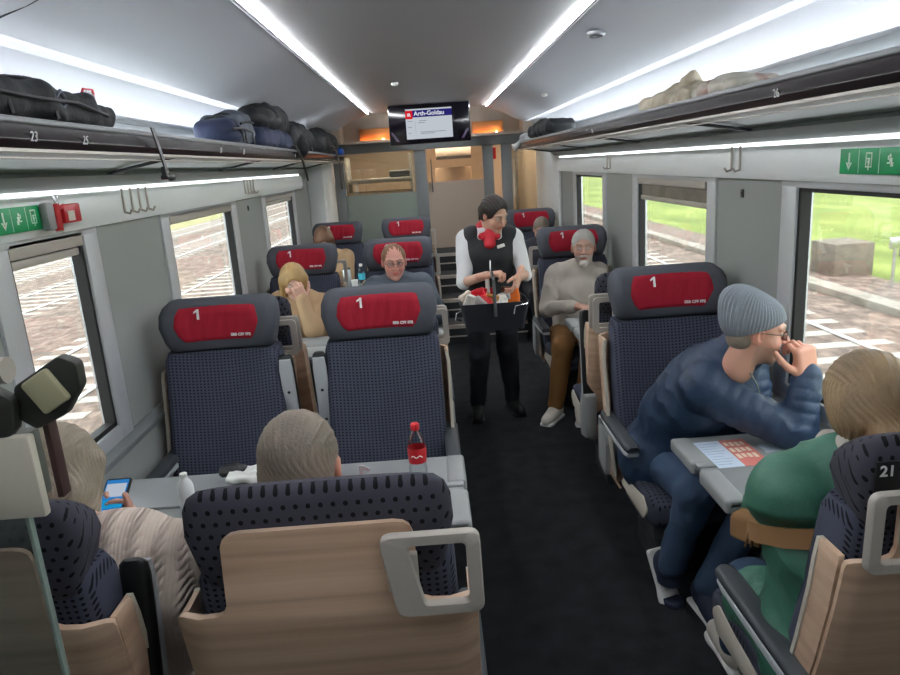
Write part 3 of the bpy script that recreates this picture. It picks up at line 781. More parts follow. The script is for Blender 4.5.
t = MB().box(.85, .93, 9.4, 9.6, 1.85, 2.0, .01).build('red_cabinet', redp); tag(t, 'small red box high beside the end door', 'box')
t = MB().tube([(-1.1, 9.5, .82), (-1.1, 9.5, 2.4)], .02).build('grab_pole', silver); tag(t, 'metal grab pole at the left of the vestibule', 'pole')
t = MB().tube([(1.2, 9.5, .82), (1.2, 9.5, 2.4)], .02).build('grab_pole', silver); tag(t, 'metal grab pole at the right of the vestibule', 'pole')
# header above the door: beige niches standing in for openings onto warm vestibule lamps
mb = MB()
mb.box(XL, XR, YE+.02, YE+.06, 2.14, 2.6)
for sg, cx in ((-1, -.66), (1, .84)):
    a, b = cx-.31, cx+.31
    mb.prism([(a, 2.13), (b, 2.13), (b, 2.16), (a, 2.16)], 'y', YE-.28, YE)
    if sg < 0: mb.prism([(8.5, 2.14), (8.8, 2.14), (8.8, 2.46), (8.46, 2.46)], 'x', a-.18, a-.02)
    else: mb.prism([(8.5, 2.14), (8.8, 2.14), (8.8, 2.46), (8.46, 2.46)], 'x', b+.02, b+.18)
struct(mb.build('wall_end_header', beige)).name = 'wall_header'
for sg, cx, sd in ((-1, -.60, 'left'), (1, .78, 'right')):
    t = thing('niche_glow', 'orange niche standing in for the warm lit vestibule opening on the %s of the display screen' % sd, 'light', (cx, YE-.02, 2.22))
    MB().box(-.19, .19, -.0, .03, -.07, .085, .01).build('recess', mat('niche_glow_orange', (226, 150, 84), .5), t)  # warm vestibule light put into the orange recess colour
    MB().box(-.17, .15, -.03, -.012, -.062, -.052).build('lamp', orange, t)  # added glow in place of the vestibule lamps beyond the opening
    MB().lathe([(.012, 0), (.012, .012), (.001, .014)], c=(.1, -.05, -.06)).build('added_bulb', emis('added_bulb', (255, 230, 190), 20), t)
# display
t = thing('display_screen', 'wide black passenger display hanging at the end of the aisle', 'screen', (.065, 7.62, 2.255))
W_, H_ = .86, .40
pr = poly_round([(-W_/2, -H_/2), (W_/2, -H_/2), (W_/2, H_/2), (-W_/2, H_/2)], .012)
MB().prism(pr, 'y', 0, .07, .004).build('housing', mat('gloss_black', (14, 12, 20), .12), t)
sx0, sx1, sz0, sz1 = -.25, .24, -.15, .155
MB().box(sx0, sx1, -.004, .002, sz0, sz1).build('screen_picture', emis('lcd_white', (205, 212, 220), 0.4), t)
MB().box(sx0+.075, sx1, -.006, -.004, sz1-.085, sz1-.015).build('blue_header', emis('lcd_blue', (44, 40, 120), 0.4), t)
MB().box(sx0, sx0+.075, -.0065, -.004, sz1-.10, sz1-.015).build('red_box', emis('lcd_red', (225, 25, 40), 0.4), t)
lw = emis('lcd_text', (235, 238, 245), 0.44000000000000006); ld = emis('lcd_dark', (60, 62, 75), 0.4)
F_ = lambda x, z: frame((x, -.0075, z), (1, 0, 0), (0, 0, 1))
put_text('Arth-Goldau', .062, F_(sx0+.25, sz1-.05), lw, t, bold=.001); put_text('IR', .045, F_(sx0+.037, sz1-.06), lw, t, bold=.001)
m = MB()
for (a, b, z) in ((.14, .22, .03), (.13, .2, .01), (.02, .07, .03), (.02, .06, -.03), (.02, .05, -.09), (.15, .42, -.085), (.15, .3, -.10)): m.box(sx0+a, sx0+b, -.005, -.004, z, z+.006)
m.box(sx0+.098, sx0+.1, -.005, -.004, -.1, .03); m.build('blurred_lines', emis('lcd_grey', (140, 145, 155), 0.4), t)
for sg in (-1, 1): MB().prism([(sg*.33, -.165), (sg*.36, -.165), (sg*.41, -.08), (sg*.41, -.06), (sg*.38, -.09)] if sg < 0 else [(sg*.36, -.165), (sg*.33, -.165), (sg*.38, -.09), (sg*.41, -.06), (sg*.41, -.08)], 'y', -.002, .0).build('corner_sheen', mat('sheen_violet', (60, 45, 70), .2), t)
MB().box(-.04, .04, .02, .05, H_/2, zc-2.255, .004).build('hanger', dgrey, t)
# ---------------------------------------------------------------- seats
fab = dot_fabric('seat_fabric', (72, 76, 92), (24, 24, 34), .0165, .0042, 'xz')
fabh = dot_fabric('headrest_fabric', (66, 66, 76), (18, 18, 22), .024, .0048, 'xz', stagger=True)
fabc = dot_fabric('cushion_fabric', (58, 61, 74), (16, 16, 22), .02, .0045, 'xy')
fabp = mat('headrest_plain', (78, 81, 89), .85, spec=.3)
redf = mat('red_cloth', (158, 22, 44), .75, bump=('noise', (14, 14, 3), .8, .012), spec=.3)
wood = streak('light_wood', (180, 147, 122), (224, 196, 171), (1.3, 4, 30), .42, .02, (208, 176, 150), (.25, .75))
redl = mat('print_white', (240, 236, 236), .5)
padm = mat('arm_pad', (66, 70, 74), .45)

def arm_mb(kind, x, up):
    """armrest; local seat frame; up = raised"""
    A = (.11, .60)
    ang = math.radians(82) if up else 0
    Mx = Matrix.Translation((x, A[0], A[1])) @ Matrix.Rotation(ang, 4, 'X')
    m = MB()
    if kind == 'pad':
        m.loft([[(a, y, b) for a, b in rr2(-w, w, zz, .034, .014, 3)] for y, w, zz in ((-.02, .026, .006), (.0, .033, .0), (.40, .033, .0), (.43, .03, .004), (.44, .02, .012))], Mx)
    elif kind == 'under':
        m.loft([[(a, y, b) for a, b in rr2(-w, w, z0, -.001, .006, 3)] for y, w, z0 in ((-.03, .03, -.03), (.38, .03, -.022), (.425, .026, -.016))], Mx)
    elif kind == 'screw':
        m.lathe([(.007, 0), (.007, -.002), (.001, -.002)], c=(0, 0, 0), n=12, M=Mx @ Matrix.Translation((0, .12, -.027))); m.lathe([(.007, 0), (.007, -.002), (.001, -.002)], n=12, M=Mx @ Matrix.Translation((0, .27, -.025)))
    return m
def make_seat(name, label, loc, face_cam, mirror=False, handle_sd=1, arms=((-1, 0), (1, 0)), lower=True, group=None, shw=1.0, hsh=0.0):
    t = thing(name, label, 'seat', loc, PI if face_cam else 0, group)
    # upholstered back
    m = MB(); rings = []
    for z, w, yb, yf in ((.40, .255, .12, .30), (.46, .262, .11, .30), (.6, .266, .085, .262), (.8, .266, .05, .205), (.95, .264, .03, .175), (1.04, .262, .016, .158), (1.075, .25, .014, .145)):
        rings.append([(x, y, z) for x, y in rr2(-w, w, yb, yf, .035, 4, bow=-.022)])
    m.loft(rings); m.build('backrest', fab, t, ang=60)
    # winged headrest
    dz = .026 if face_cam else -.026
    HP = [(1.052, .225, .03, .135, -.001), (1.066, .238, .010, .150, -.01), (1.10, .245, .0, .172, -.03), (1.18, .262, -.004, .176, -.042), (1.235, .26, -.002, .160, -.034), (1.262, .25, .002, .130, -.018), (1.276, .232, .012, .10, -.006), (1.279, .2, .03, .08, -.001)]
    sl_ = .12 if face_cam else .42
    slope = lambda y, z: sl_*max(0, y-.01)*min(1, max(0, (z-1.1)/.17))
    m = MB(); rings = []
    for z, w, yb, yf, bow in HP:
        w = w+(.010 if not face_cam else 0)
        rings.append([(x*(1-(0 if face_cam else .8)*max(0, y)), y, z+dz+.006*(1-(x/.27)**2)-slope(y, z)) for x, y in rr2(-w, w, yb, yf, min(.04, (yf-yb)*.45), 6, bow=bow)])
    m.loft(rings)
    for f in m.bm.faces:
        f.normal_update()
        if face_cam and f.normal.y > -.3: f.material_index = 1
    m.build('headrest', [fabh, fabp], t, ang=70)
    # red head cloth over the middle of the headrest
    zs = [1.098, 1.13, 1.18, 1.235, 1.268]; ws = [.150, .172, .190, .182, .170]
    def yfr(x, z):
        for a, b in zip(HP, HP[1:]):
            if z <= b[0] or b is HP[-1]:
                k = min(1, max(0, (z-a[0])/(b[0]-a[0]))); y, bw, w = a[3]+(b[3]-a[3])*k, a[4]+(b[4]-a[4])*k, a[1]+(b[1]-a[1])*k; break
        q = max(0, 1-(x/(w-.04))**2); return y+bw*q
    NX, NZ = 26, 16; m = MB(); fr = []
    for j in range(NZ+1):
        z = 1.096+(1.270-1.096)*j/NZ; w = float(np.interp(z, zs, ws)); row = []
        for i in range(NX+1):
            x = -w+2*w*i/NX; puff = .003*math.sin(i*1.9+j*.3)*math.sin(PI*i/NX)+.002*math.sin(i*3.1+1)
            e = min(i, NX-i, j, NZ-j); row.append((x, yfr(x, z)+(.010+puff if e > 0 else .001), z+dz+.006*(1-(x/.27)**2)-slope(.15, z)))
        fr.append(row)
    m.loft(fr, closed=False, cap=False); cl = m.build('head_cloth', redf, t, ang=80)
    M1 = frame((.085, yfr(.085, 1.225)+.016, 1.225+dz), (-1, -.1, 0), (0, -.25, 1))
    m = MB(); m.prism([(.003, -.023), (.013, -.023), (.013, .023), (.005, .023), (-.010, .012), (-.010, .004), (.003, .011)], 'z', -.001, .0015, M=M1); m.build('number', redl, cl)
    M1 = frame((-.105, yfr(-.105, 1.128)+.0155, 1.124+dz), (-1, .16, 0), (0, .05, 1)); put_text('SBB CFF FFS', .018, M1, redl, cl, 'lettering', .0008, .0006)
    # wooden shell: tall tongue rising from a wide lower shell, one bent sheet
    m = MB(); rings = []
    SHW = [(.30, .27), (.34, .292), (.5, .298), (.7, .301), (.85, .302), (.94, .302), (.972, .302), (.984, .299), (.990, .288), (.993, .25), (.996, .215), (1.002, .198), (1.02, .19), (1.09, .188), (1.145, .186), (1.16, .180), (1.168, .168), (1.171, .15)]
    for z, w in SHW:
        w = w*shw if z < .995 else w*min(1, shw*1.12); yb = -.022+.19*max(0, (.985-z)/.685)**1.25 if z < .985 else -.022+(z-.985)*.03
        us = [-1+2*i/28 for i in range(29)]
        def yy(x): 
            a = max(0, abs(x)-.235); return yb+a*a*7
        back = [(w*u_, yy(w*u_)) for u_ in us]; front = [(w*u_*.985, yy(w*u_)+.016) for u_ in us[::-1]]
        rings.append([(x, y, z) for x, y in back+front])
    m.loft(rings)
    for sx in (-1, 1):
        m.loft([[(sx*(w*shw-dx), y+dy, z) for dx, dy in ((0, 0), (0, .075), (.012, .075), (.012, 0))] for z, w, y in ((.30, .27, .18), (.34, .292, .168), (.5, .298, .13), (.7, .301, .075), (.85, .302, .038), (.94, .302, .024), (.975, .30, .02), (.984, .296, .025))])
    m.build('wooden_shell', wood, t, ang=50)
    # light edge trim seen from the front
    for sx in (-1, 1):
        m = MB(); m.loft([[(sx*(w*shw+dx), y+dy, z) for dx, dy in ((-.010, -.006), (.004, -.006), (.004, .006), (-.010, .006))] for z, w, y in ((.36, .29, .242), (.5, .298, .206), (.7, .301, .15), (.85, .302, .114), (.94, .302, .10), (.984, .294, .10))])
        m.build('shell_edge', cream, t)
    if lower:
        m = MB(); rings = []
        for y, w, z0, z1 in ((.2, .235, .36, .455), (.3, .262, .34, .468), (.5, .268, .335, .472), (.64, .266, .335, .468), (.70, .255, .345, .45), (.72, .23, .37, .43)):
            rings.append([(x, y, z) for x, z in rr2(-w, w, z0, z1, .03, 4, bow=-.006)])
        m.loft(rings); m.build('seat_cushion', fabc, t, ang=60)
        for sx in (-1, 1):
            pts = poly_round([(.28, .345), (.62, .345), (.67, .40), (.62, .445), (.34, .40)], .03)
            m = MB(); m.prism(pts, 'x', min(sx*.262, sx*.272), max(sx*.262, sx*.272), .003); m.build('cushion_side', cream, t)
        m = MB(); m.box(-.22, .22, .16, .60, .22, .345, .02); m.box(-.17, .17, .2, .5, 0.0, .23, .02); m.build('pedestal', dgrey, t)
    for sx, up in arms:
        wx = loc[0]+(-sx if face_cam else sx)*.3; ox = .258 if (wx > 1.34 or wx < -1.27) else .288
        a = arm_mb('pad', sx*ox, up).build('armrest', padm if not up else black, t)
        arm_mb('under', sx*ox, up).build('arm_underside', mat('arm_silver', (198, 202, 206), .4, .2), a)
        if up: arm_mb('screw', sx*ox, up).build('screw', black, a)
        m = MB(); m.prism(poly_round([(.04, .36), (.18, .33), (.2, .5), (.15, .60), (.05, .60)], .02), 'x', sx*ox-.03, sx*ox+.03, .006); m.build('arm_support', lgrey, t)
    # grab handle on the aisle side of the rear
    if handle_sd:
        s = handle_sd
        outer = poly_round([(.118, 1.158), (.312, 1.158), (.314, .983), (.146, .983)], .024, 5); inner = poly_round([(.172, 1.134), (.284, 1.134), (.286, 1.008), (.2, 1.008)], .012, 5)
        m = MB(); n = len(outer); yy = (-.052, -.034); V = []
        sc = [outer, inner]
        outer = [(x-hsh, z) for x, z in outer]; inner = [(x-hsh, z) for x, z in inner]
        rings = [[(s*x, yy[0]+.004, z) for x, z in outer], [(s*(x+(.215-hsh-x)*.03), yy[0], z+(1.07-z)*.03) for x, z in outer], [(s*(x-(.235-hsh-x)*.04), yy[0], z-(1.07-z)*.04) for x, z in inner], [(s*x, yy[0]+.004, z) for x, z in inner],
                 [(s*x, yy[1], z) for x, z in inner], [(s*x, yy[1], z) for x, z in outer], [(s*x, yy[0]+.004, z) for x, z in outer]]
        m.loft(rings, cap=False); bmesh.ops.recalc_face_normals(m.bm, faces=m.bm.faces)
        m.box(min(s*.13, s*.19), max(s*.13, s*.19), -.036, -.02, 1.03, 1.11, .003)
        m.build('grab_handle', alud, t, ang=50)
    return t
P_ = 2.155; YA, YB = 1.215, 3.195; YM = 2.205
cL, cM, cR = -.99, -.262, 1.064
L_ = [
 ('seat', 'wood backed seat at the left window in front, beside the cardigan wearer', (cL, YA, 0), False, 0, ((1, 1),)),
 ('seat', 'large wood backed seat with metal grab handle nearest the camera, grey head above it', (cM, YA, 0), False, 1, ((1, 0),)),
 ('seat', 'wood backed seat numbered 21 at lower right, behind the green coat', (cR+.012, YA+.015, 0), False, -1, ((-1, 0), (1, 0))),
 ('seat', 'empty dark blue seat with red headrest beside the left window, nearest row facing the camera', (cL, YB, 0), True, -1, ((-1, 1), (1, 0))),
 ('seat', 'empty dark blue seat with red headrest beside the aisle, behind the red capped bottle', (cM, YB, 0), True, -1, ((-1, 0), (1, 1))),
 ('seat', 'dark blue seat with red headrest behind the grey beanie', (cR, YB, 0), True, 1, ((1, 0),)),
 ('seat', 'seat facing away behind the empty left window seat', (cL, YA+P_, 0), False, 1, ()),
 ('seat', 'seat facing away whose metal handle shows beside the empty aisle seat', (cM, YA+P_, 0), False, 1, ((1, 0),)),
 ('seat', 'seat facing away with raised black armrest, in front of the bearded traveller', (cR, YA+P_, 0), False, -1, ((-1, 1),)),
 ('seat', 'dark blue seat with red headrest behind the blonde traveller resting face on hand', (cL, YB+P_, 0), True, -1, ((1, 0),)),
 ('seat', 'dark blue seat with red headrest behind the pink faced traveller with glasses', (cM, YB+P_, 0), True, -1, ((-1, 0),)),
 ('seat', 'dark blue seat with red headrest behind the white bearded traveller', (cR, YB+P_, 0), True, 1, ((1, 0),)),
 ('seat', 'farthest seat at the left window, brown hair in front of its red headrest', (cL, YB+2*P_, 0), True, 0, ()),
 ('seat', 'farthest red headrest seat on the left of the aisle, standing empty', (cM, YB+2*P_, 0), True, -1, ((-1, 0),)),
 ('seat', 'farthest seat on the right, grey hair in front of its red headrest', (cR, YB+2*P_, 0), True, 1, ((1, 0),)),
]
seats = []
protos = {}
for nm, lab, loc, fc, hs_, arms in L_:
    key = (fc, hs_, arms)
    seats.append(make_seat(nm, lab, loc, fc, handle_sd=hs_, arms=arms, group='first class seats', **(dict(shw=.94, hsh=.045) if '21' in lab else {})))
# seat number on the side of the near right headrest
put_text('21', .032, frame((-.215, -.0085, 1.185), (1, 0, 0), (0, 0, 1)), redl, [c for c in kids(seats[2]) if c.name.startswith('headrest')][0], 'seat_number', .001, .0005)
MBp = MB(); MBp.box(-.238, -.192, -.0078, -.003, 1.12, 1.205, .001); MBp.build('number_plate', black, [c for c in kids(seats[2]) if c.name.startswith('headrest')][0])

# ---------------------------------------------------------------- tables
tabm = mat('table_top', (140, 143, 144), .38); tabe = mat('table_edge', (84, 86, 88), .45)
def table(x0, x1, yc, lab, aisle, zt=.74):
    t = thing('table', lab, 'table', ((x0+x1)/2, yc, 0)); w = (x1-x0)/2; hy = .26
    s = 1 if aisle > 0 else -1
    m = MB(); m.box(-w, w, -hy, -.008, zt-.022, zt, .005); m.build('table_leaf', tabm, t)
    m = MB(); m.box(-w, w, .008, hy, zt-.022, zt, .005); m.build('table_leaf', tabm, t)
    m = MB(); m.box(-w+.01, w-.01, -.05, .05, zt-.032, zt-.006, .002); m.build('hinge_rail', tabe, t)
    for a, b in ((-hy+.012, -.03), (.03, hy-.012)):
        m = MB(); m.box(-w+.015, w-.004, a, b, zt-.052, zt-.024, .006); m.build('lower_leaf', tabe, t)
    # rounded lugs at the aisle end
    xe = w*s
    for a, b in ((-hy, -.03), (.03, hy)):
        m = MB(); m.box(min(xe-s*.06, xe+s*.012), max(xe-s*.06, xe+s*.012), a, b, zt-.045, zt+.004, .012, seg=3); m.build('end_cap', lgrey, t)
    m = MB(); px = -w*.35*s
    m.loft([[(px+x, y, z) for x, y in rr2(-a, a, -b, b, .03)] for z, a, b in ((0, .14, .16), (.03, .1, .12), (.4, .05, .06), (zt-.05, .08, .12))]); m.build('table_leg', dgrey, t)
    return t
tb1 = table(-1.285, .05, YM, 'long grey folding table in front, carrying the bottle with a red cap', 1)
tb2 = table(.875, 1.34, YM, 'small grey folding table with a leaflet beside the beanie wearer', -1)
tb3 = table(-1.285, .03, YM+P_, 'grey table between the blonde traveller and the seats facing away', 1)
tb4 = table(.885, 1.34, YM+P_, 'small grey table with glasses in front of the white bearded traveller', -1)
tb5 = table(-1.285, .0, YM+2*P_, 'farthest grey table with a blue labelled water bottle', 1)
# ---------------------------------------------------------------- cloth and hair materials
mat('hair_grey', (126, 114, 102), .6, bump=('noise', (220, 220, 30), .6, .004), var=.3)
mat('hair_silver', (175, 172, 168), .6, bump=('noise', (220, 220, 30), .6, .004), var=.15)
mat('hair_greyblonde', (144, 132, 116), .5, bump=('noise', (220, 220, 20), .7, .004), var=.25)
mat('hair_blonde', (142, 118, 88), .5, bump=('noise', (220, 220, 20), .7, .004), var=.35)
mat('hair_goldblonde', (172, 140, 92), .5, bump=('noise', (220, 220, 20), .7, .004), var=.3)
mat('hair_dark', (34, 24, 22), .6, bump=('noise', (220, 220, 20), .6, .004), var=.3)
mat('hair_brown', (110, 78, 58), .5, bump=('noise', (220, 220, 20), .6, .004), var=.3)
mat('hair_sandy', (128, 92, 66), .5, bump=('noise', (220, 220, 20), .6, .004), var=.3)
mat('navy_nylon', (32, 52, 78), .55, bump=('noise', (60, 60, 60), .35, .006), var=.12)
mat('green_coat', (62, 112, 94), .5, bump=('noise', (14, 14, 10), .4, .02), var=.1)
mat('jeans', (52, 72, 98), .85, bump=('noise', (300, 300, 300), .4, .002), var=.18)
mat('dark_trousers', (24, 26, 34), .8, var=.1); mat('mustard_trousers', (132, 92, 48), .85, bump=('noise', (200, 200, 200), .4, .002), var=.1)
mat('dark_jumper', (50, 50, 58), .9, bump=('noise', (200, 200, 200), .4, .003)); mat('grey_jumper', (92, 100, 110), .9, bump=('noise', (200, 200, 200), .4, .003))
mat('cream_sweater', (176, 168, 158), .9, bump=('noise', (200, 200, 200), .4, .003), var=.05)
mat('beige_coat', (176, 146, 112), .85, bump=('noise', (200, 200, 200), .3, .003)); mat('white_shirt', (214, 214, 216), .8)
mat('black_vest', (26, 27, 32), .75); mat('scarf_red', (190, 22, 44), .6); mat('shoe_navy', (30, 38, 60), .7); mat('sole_white', (226, 226, 224), .6)
mat('sneaker_white', (206, 200, 190), .7); mat('shoe_black', (16, 16, 18), .5)
mat('beanie_grey', (134, 140, 148), .95, var=.08)
# cable knit: braided columns running down the back
ck = mat('cable_knit', (206, 190, 178), .9, var=.05); nt = ck.node_tree; b_ = nt.nodes['Principled BSDF']
tc = nt.nodes.new('ShaderNodeTexCoord'); sp = nt.nodes.new('ShaderNodeSeparateXYZ'); nt.links.new(tc.outputs['Object'], sp.inputs[0])
X_, Z_ = sp.outputs[0], sp.outputs[2]
col_ = math_n(nt, 'ABSOLUTE', math_n(nt, 'SINE', math_n(nt, 'MULTIPLY', X_, PI/.058)))
br = math_n(nt, 'ABSOLUTE', math_n(nt, 'SINE', math_n(nt, 'ADD', math_n(nt, 'MULTIPLY', Z_, PI/.022), math_n(nt, 'MULTIPLY', math_n(nt, 'SINE', math_n(nt, 'MULTIPLY', X_, PI/.029)), 1.4))))
st_ = math_n(nt, 'MULTIPLY', math_n(nt, 'ABSOLUTE', math_n(nt, 'SINE', math_n(nt, 'MULTIPLY', X_, PI/.009))), .12)
hh_ = math_n(nt, 'ADD', math_n(nt, 'MULTIPLY', math_n(nt, 'POWER', col_, 3), math_n(nt, 'ADD', br, .35)), st_)
bp_ = nt.nodes.new('ShaderNodeBump'); bp_.inputs['Strength'].default_value = 1.0; bp_.inputs['Distance'].default_value = .008
nt.links.new(hh_, bp_.inputs['Height']); nt.links.new(bp_.outputs[0], b_.inputs['Normal'])

fwd = (0, 1, 0); bck = (0, -1, 0)
# 1 grey haired man in the near aisle seat, facing away
person('person seen from behind with short grey hair, head above the near wooden seat', (-.28, 1.55, .50), (-.33, 1.43, 1.04), (1, 0, 0), (-.338, 1.475, 1.17), (.05, 1, -.25),
       hair=('short', 'hair_grey'), skin=(.55, .30, .22), hands=(hd((-.16, 1.95, .78), fwd, (0, 0, -1)), hd((-.45, 1.93, .78), fwd, (0, 0, -1))),
       poles=((1, -.5, -1), (-1, -.5, -1)), feet=((-.2, 2.05, .09), (-.4, 2.05, .09)), kpoles=((0, 1, .6), (0, 1, .6)), toes=(fwd, fwd), top='dark_jumper', bottom='dark_trousers', shoes=('shoe_black', 'shoe_black'), v=.009, vh=.0045, hscale=1.1)
# 2 woman in cream cable cardigan with a phone
w2, c2 = person('person in a cream cable knit cardigan looking at a phone, left foreground', (-.86, 1.46, .50), (-.83, 1.60, .985), (1, .12, 0), (-1.0, 1.67, 1.115), (-.12, 1, -.55), up=(0, .2, 1), sw=.2, build=1.12,
       hair=('bob', 'hair_greyblonde'), skin=(.58, .34, .27), female=True, off=.022, hands=(hd((-.935, 1.87, .815), (-.45, .75, .55), (-.8, -.1, .3), curl=.55, thumb=.2), hd((-1.105, 1.89, .835), (.25, .8, .5), (.7, -.1, .5), curl=.8, thumb=.3)),
       elbows=((-.68, 1.74, .84), (-1.16, 1.68, .85)), feet=((-.8, 2.1, .09), (-1.0, 2.1, .09)), kpoles=((0, 1, .6), (0, 1, .6)), toes=(fwd, fwd), top='cable_knit', topname='cardigan', bottom='dark_trousers', shoes=('shoe_black', 'shoe_black'), v=.006, vh=.004, topfold=(.006, 16), hem=.05)
# 3 beanie man
def quiltx(s): s.cap((1.10, 2.53, 1.02), (1.14, 2.465, 1.075), .085, .078, k=.03); s.cap((.95, 2.72, .75), (1.05, 2.58, .95), .12, .11, k=.06)
w3, c3 = person('person in grey beanie and navy quilted jacket, chin on hand, gazing out of the window', (1.0, 2.83, .55), (1.12, 2.53, 1.03), (-.66, -.70, 0), (1.165, 2.43, 1.155), (.93, -.22, -.16), up=(.1, .0, 1), sw=.175, build=1.12, skin=(.56, .29, .21), stubble=(.46, .27, .20),
       hair=None, off=.03, hands=(hd((1.31, 2.325, 1.0), (-.12, .12, 1), (-.35, .9, 0), curl=[1.0, 1.05, 1.1, 1.15], thumb=.3, sc=1.15), hd((1.16, 2.45, .62), (-.3, -1, 0), (0, 0, -1))), elbows=((1.265, 2.30, .80), (1.26, 2.58, .72)),
       feet=((.885, 2.50, .16), (1.0, 2.42, .10)), knees=((.955, 2.42, .53), (1.17, 2.36, .50)), toes=((.15, -.45, -.85), (.1, -.9, -.25)), top='navy_nylon', topname='jacket', bottom='jeans', shoes=('shoe_navy', 'sole_white'), v=.006, vh=.0038,
       quilt=(.042, .0050), topfold=(.005, 34), extra_top=quiltx, collar=(.03, .014), hem=.03)
s = SD(); s.ell((0, -.022, .045), (.092, .115, .098)); s.ell((0, -.085, .115), (.05, .055, .045), k=.07); Rb = np.array(Matrix.Rotation(math.radians(27), 3, 'X')); s.box(V3(0, 0, .018)-Rb[:, 2]*.12, (.3, .3, .12), Rm=Rb, r=.004, k=.004, sub=True)
def rib(p, q):
    N = grad_normals(p, q); a = np.arctan2(p[:, 0], p[:, 1]+.02); return p+N*(.0022*np.sin(a*48))[:, None]
p, q = s.mesh(.0035, rib); bn = np_object('beanie', [(c3['W'](p)-c3['off'], q)], MATS['beanie_grey'], w3)
bd = MB(); cc = c3['W'](np.array([[-.094, -.045, .035]]))[0]-c3['off']; bd.lathe([(.001, -.003), (.012, -.003), (.012, .003), (.001, .003)], n=16, M=Matrix.Translation(Vector(cc)) @ Matrix.Rotation(math.radians(80), 4, 'X')); bd.build('badge', white, bn)
p, q = (lambda s: s.mesh(.004))(SD().ell((0, -.045, -.03), (.071, .055, .05)).box((0, 0, .12), (.2, .2, .1), sub=True)); np_object('hair', [(c3['W'](p)-c3['off'], q)], MATS['hair_grey'], w3)
glasses(w3, c3, black, glass('lens_glass', (240, 240, 240), .2))
# zip and collar of the jacket
m = MB(); T = lambda x, y, z: (x-c3['off'][0], y-c3['off'][1], z)
m.tube([T(1.125, 2.40, 1.03), T(1.15, 2.37, .97), T(1.17, 2.36, .90)], .004, 8); m.build('zip', silver, w3)
# 4 green coat woman
def coat4(s):
    s.cap((.955, 1.52, .95), (.945, 1.55, .60), .10, .115, k=.05)
    s.cap((.94, 1.50, 1.03), (1.16, 1.52, 1.04), .075, k=.06); s.cap((.98, 1.42, 1.06), (1.14, 1.42, 1.05), .05, .05, k=.05)
    s.cap((.97, 1.45, .50), (.90, 1.76, .50), .125, .10, k=.08); s.cap((1.1, 1.5, .5), (1.12, 1.8, .5), .13, .1, k=.08)
w4, c4 = person('person in a green coat with blonde hair tied low, sitting at lower right', (1.0, 1.50, .54), (1.0, 1.515, 1.07), (.98, .05, 0), (1.015, 1.54, 1.20), (.25, .95, -.22), sw=.19, build=1.15, skin=(.58, .34, .26), hair=('low_ponytail', 'hair_blonde'), female=True, off=.03,
       hands=(hd((1.12, 1.95, .80), fwd, (0, 0, -1)), hd((.97, 1.93, .72), (.5, 1, 0), (0, 0, -1))), elbows=((1.26, 1.68, .80), (.90, 1.70, .88)), feet=((1.1, 2.12, .09), (.98, 2.1, .09)), kpoles=((0, 1, .6), (0, 1, .6)), toes=(fwd, fwd), top='green_coat', topname='coat', bottom='jeans',
       shoes=('sneaker_white', 'sole_white'), v=.006, vh=.004, topfold=(.014, 17), extra_top=coat4, hscale=.99)
s = SD(); s.cap((.955, 1.475, 1.115), (1.04, 1.43, 1.135), .028, .045, k=.03); s.cap((.955, 1.475, 1.115), (.945, 1.56, 1.10), .028, .025, k=.03); s.cap((1.04, 1.43, 1.135), (1.13, 1.5, 1.12), .045, .035, k=.03)
p, q = s.mesh(.005); p = wobble(p, q, .008, 40, 4); np_object('scarf', [(p-c4['off'], q)], mat('pale_scarf', (190, 184, 176), .9), w4)
# bag strap with a buckle, worn across the back
m = MB(); off = c4['off']
path = [(.90, 1.355, .965), (.838, 1.378, .945), (.785, 1.44, .918), (.757, 1.515, .89), (.765, 1.585, .862)]
rings = []
for x, y, z in path:
    n_ = nrm((x-1.03, y-1.52, 0)); c_ = V3(x, y, z)-off
    rings.append([tuple(c_+n_*a+V3(0, 0, b)) for a, b in ((-.004, -.026), (.006, -.026), (.006, .026), (-.004, .026))])
m.loft(rings); bagm = mat('tan_webbing', (150, 112, 74), .8, bump=('noise', (300, 300, 300), .3, .002)); stp = m.build('shoulder_strap', bagm, None); stp.location = tuple(off)
tag(stp, 'tan webbing shoulder strap across the green coat', 'strap')
s = SD(); s.box((.785-off[0], 1.62-off[1], .845), (.03, .045, .036), np.array(Matrix.Rotation(.6, 3, 'Z')), r=.012)
p, q = s.mesh(.004); bk_ = np_object('belt_bag', [(p, q)], bagm, stp)
m = MB()
for k in range(4): m.tube([(.775-off[0]-.02+.014*k, 1.582-off[1]-.002*k, .812), (.775-off[0]-.012+.014*k, 1.568-off[1]+.006*k, .88)], .0035, 6)
m.build('webbing_loops', mat('dark_tan', (96, 70, 44), .8), bk_)
# 5 attendant
def vestx(s): pass
w5, c5 = person('standing attendant in black waistcoat, white short sleeved shirt and red scarf holding a snack basket', (.385, 4.80, .93), (.40, 4.775, 1.375), (-1, .08, .03), (.432, 4.70, 1.475), (.48, -.72, -.42), up=(.1, -.25, 1), sw=.175, build=1.0, skin=(.60, .36, .27), hair=('tied', 'hair_dark'), female=True, off=.014,
       hands=(hd((.345, 4.50, 1.10), (.85, -.35, .12), (.1, .1, -1), curl=.9), hd((.555, 4.50, 1.075), (-.35, -.5, -.75), (-.7, .3, .1), curl=.6)), elbows=((.195, 4.66, 1.035), (.62, 4.66, 1.06)), sleeve=.48, armr=.84,
       feet=((.255, 4.84, .09), (.52, 4.90, .09)), knees=((.285, 4.76, .50), (.49, 4.80, .50)), toes=((-.1, -1, 0), (.25, -1, 0)), top='white_shirt', topname='shirt', bottom='dark_trousers', shoes=('shoe_black', 'shoe_black'), v=.006, vh=.0045, hscale=.98)
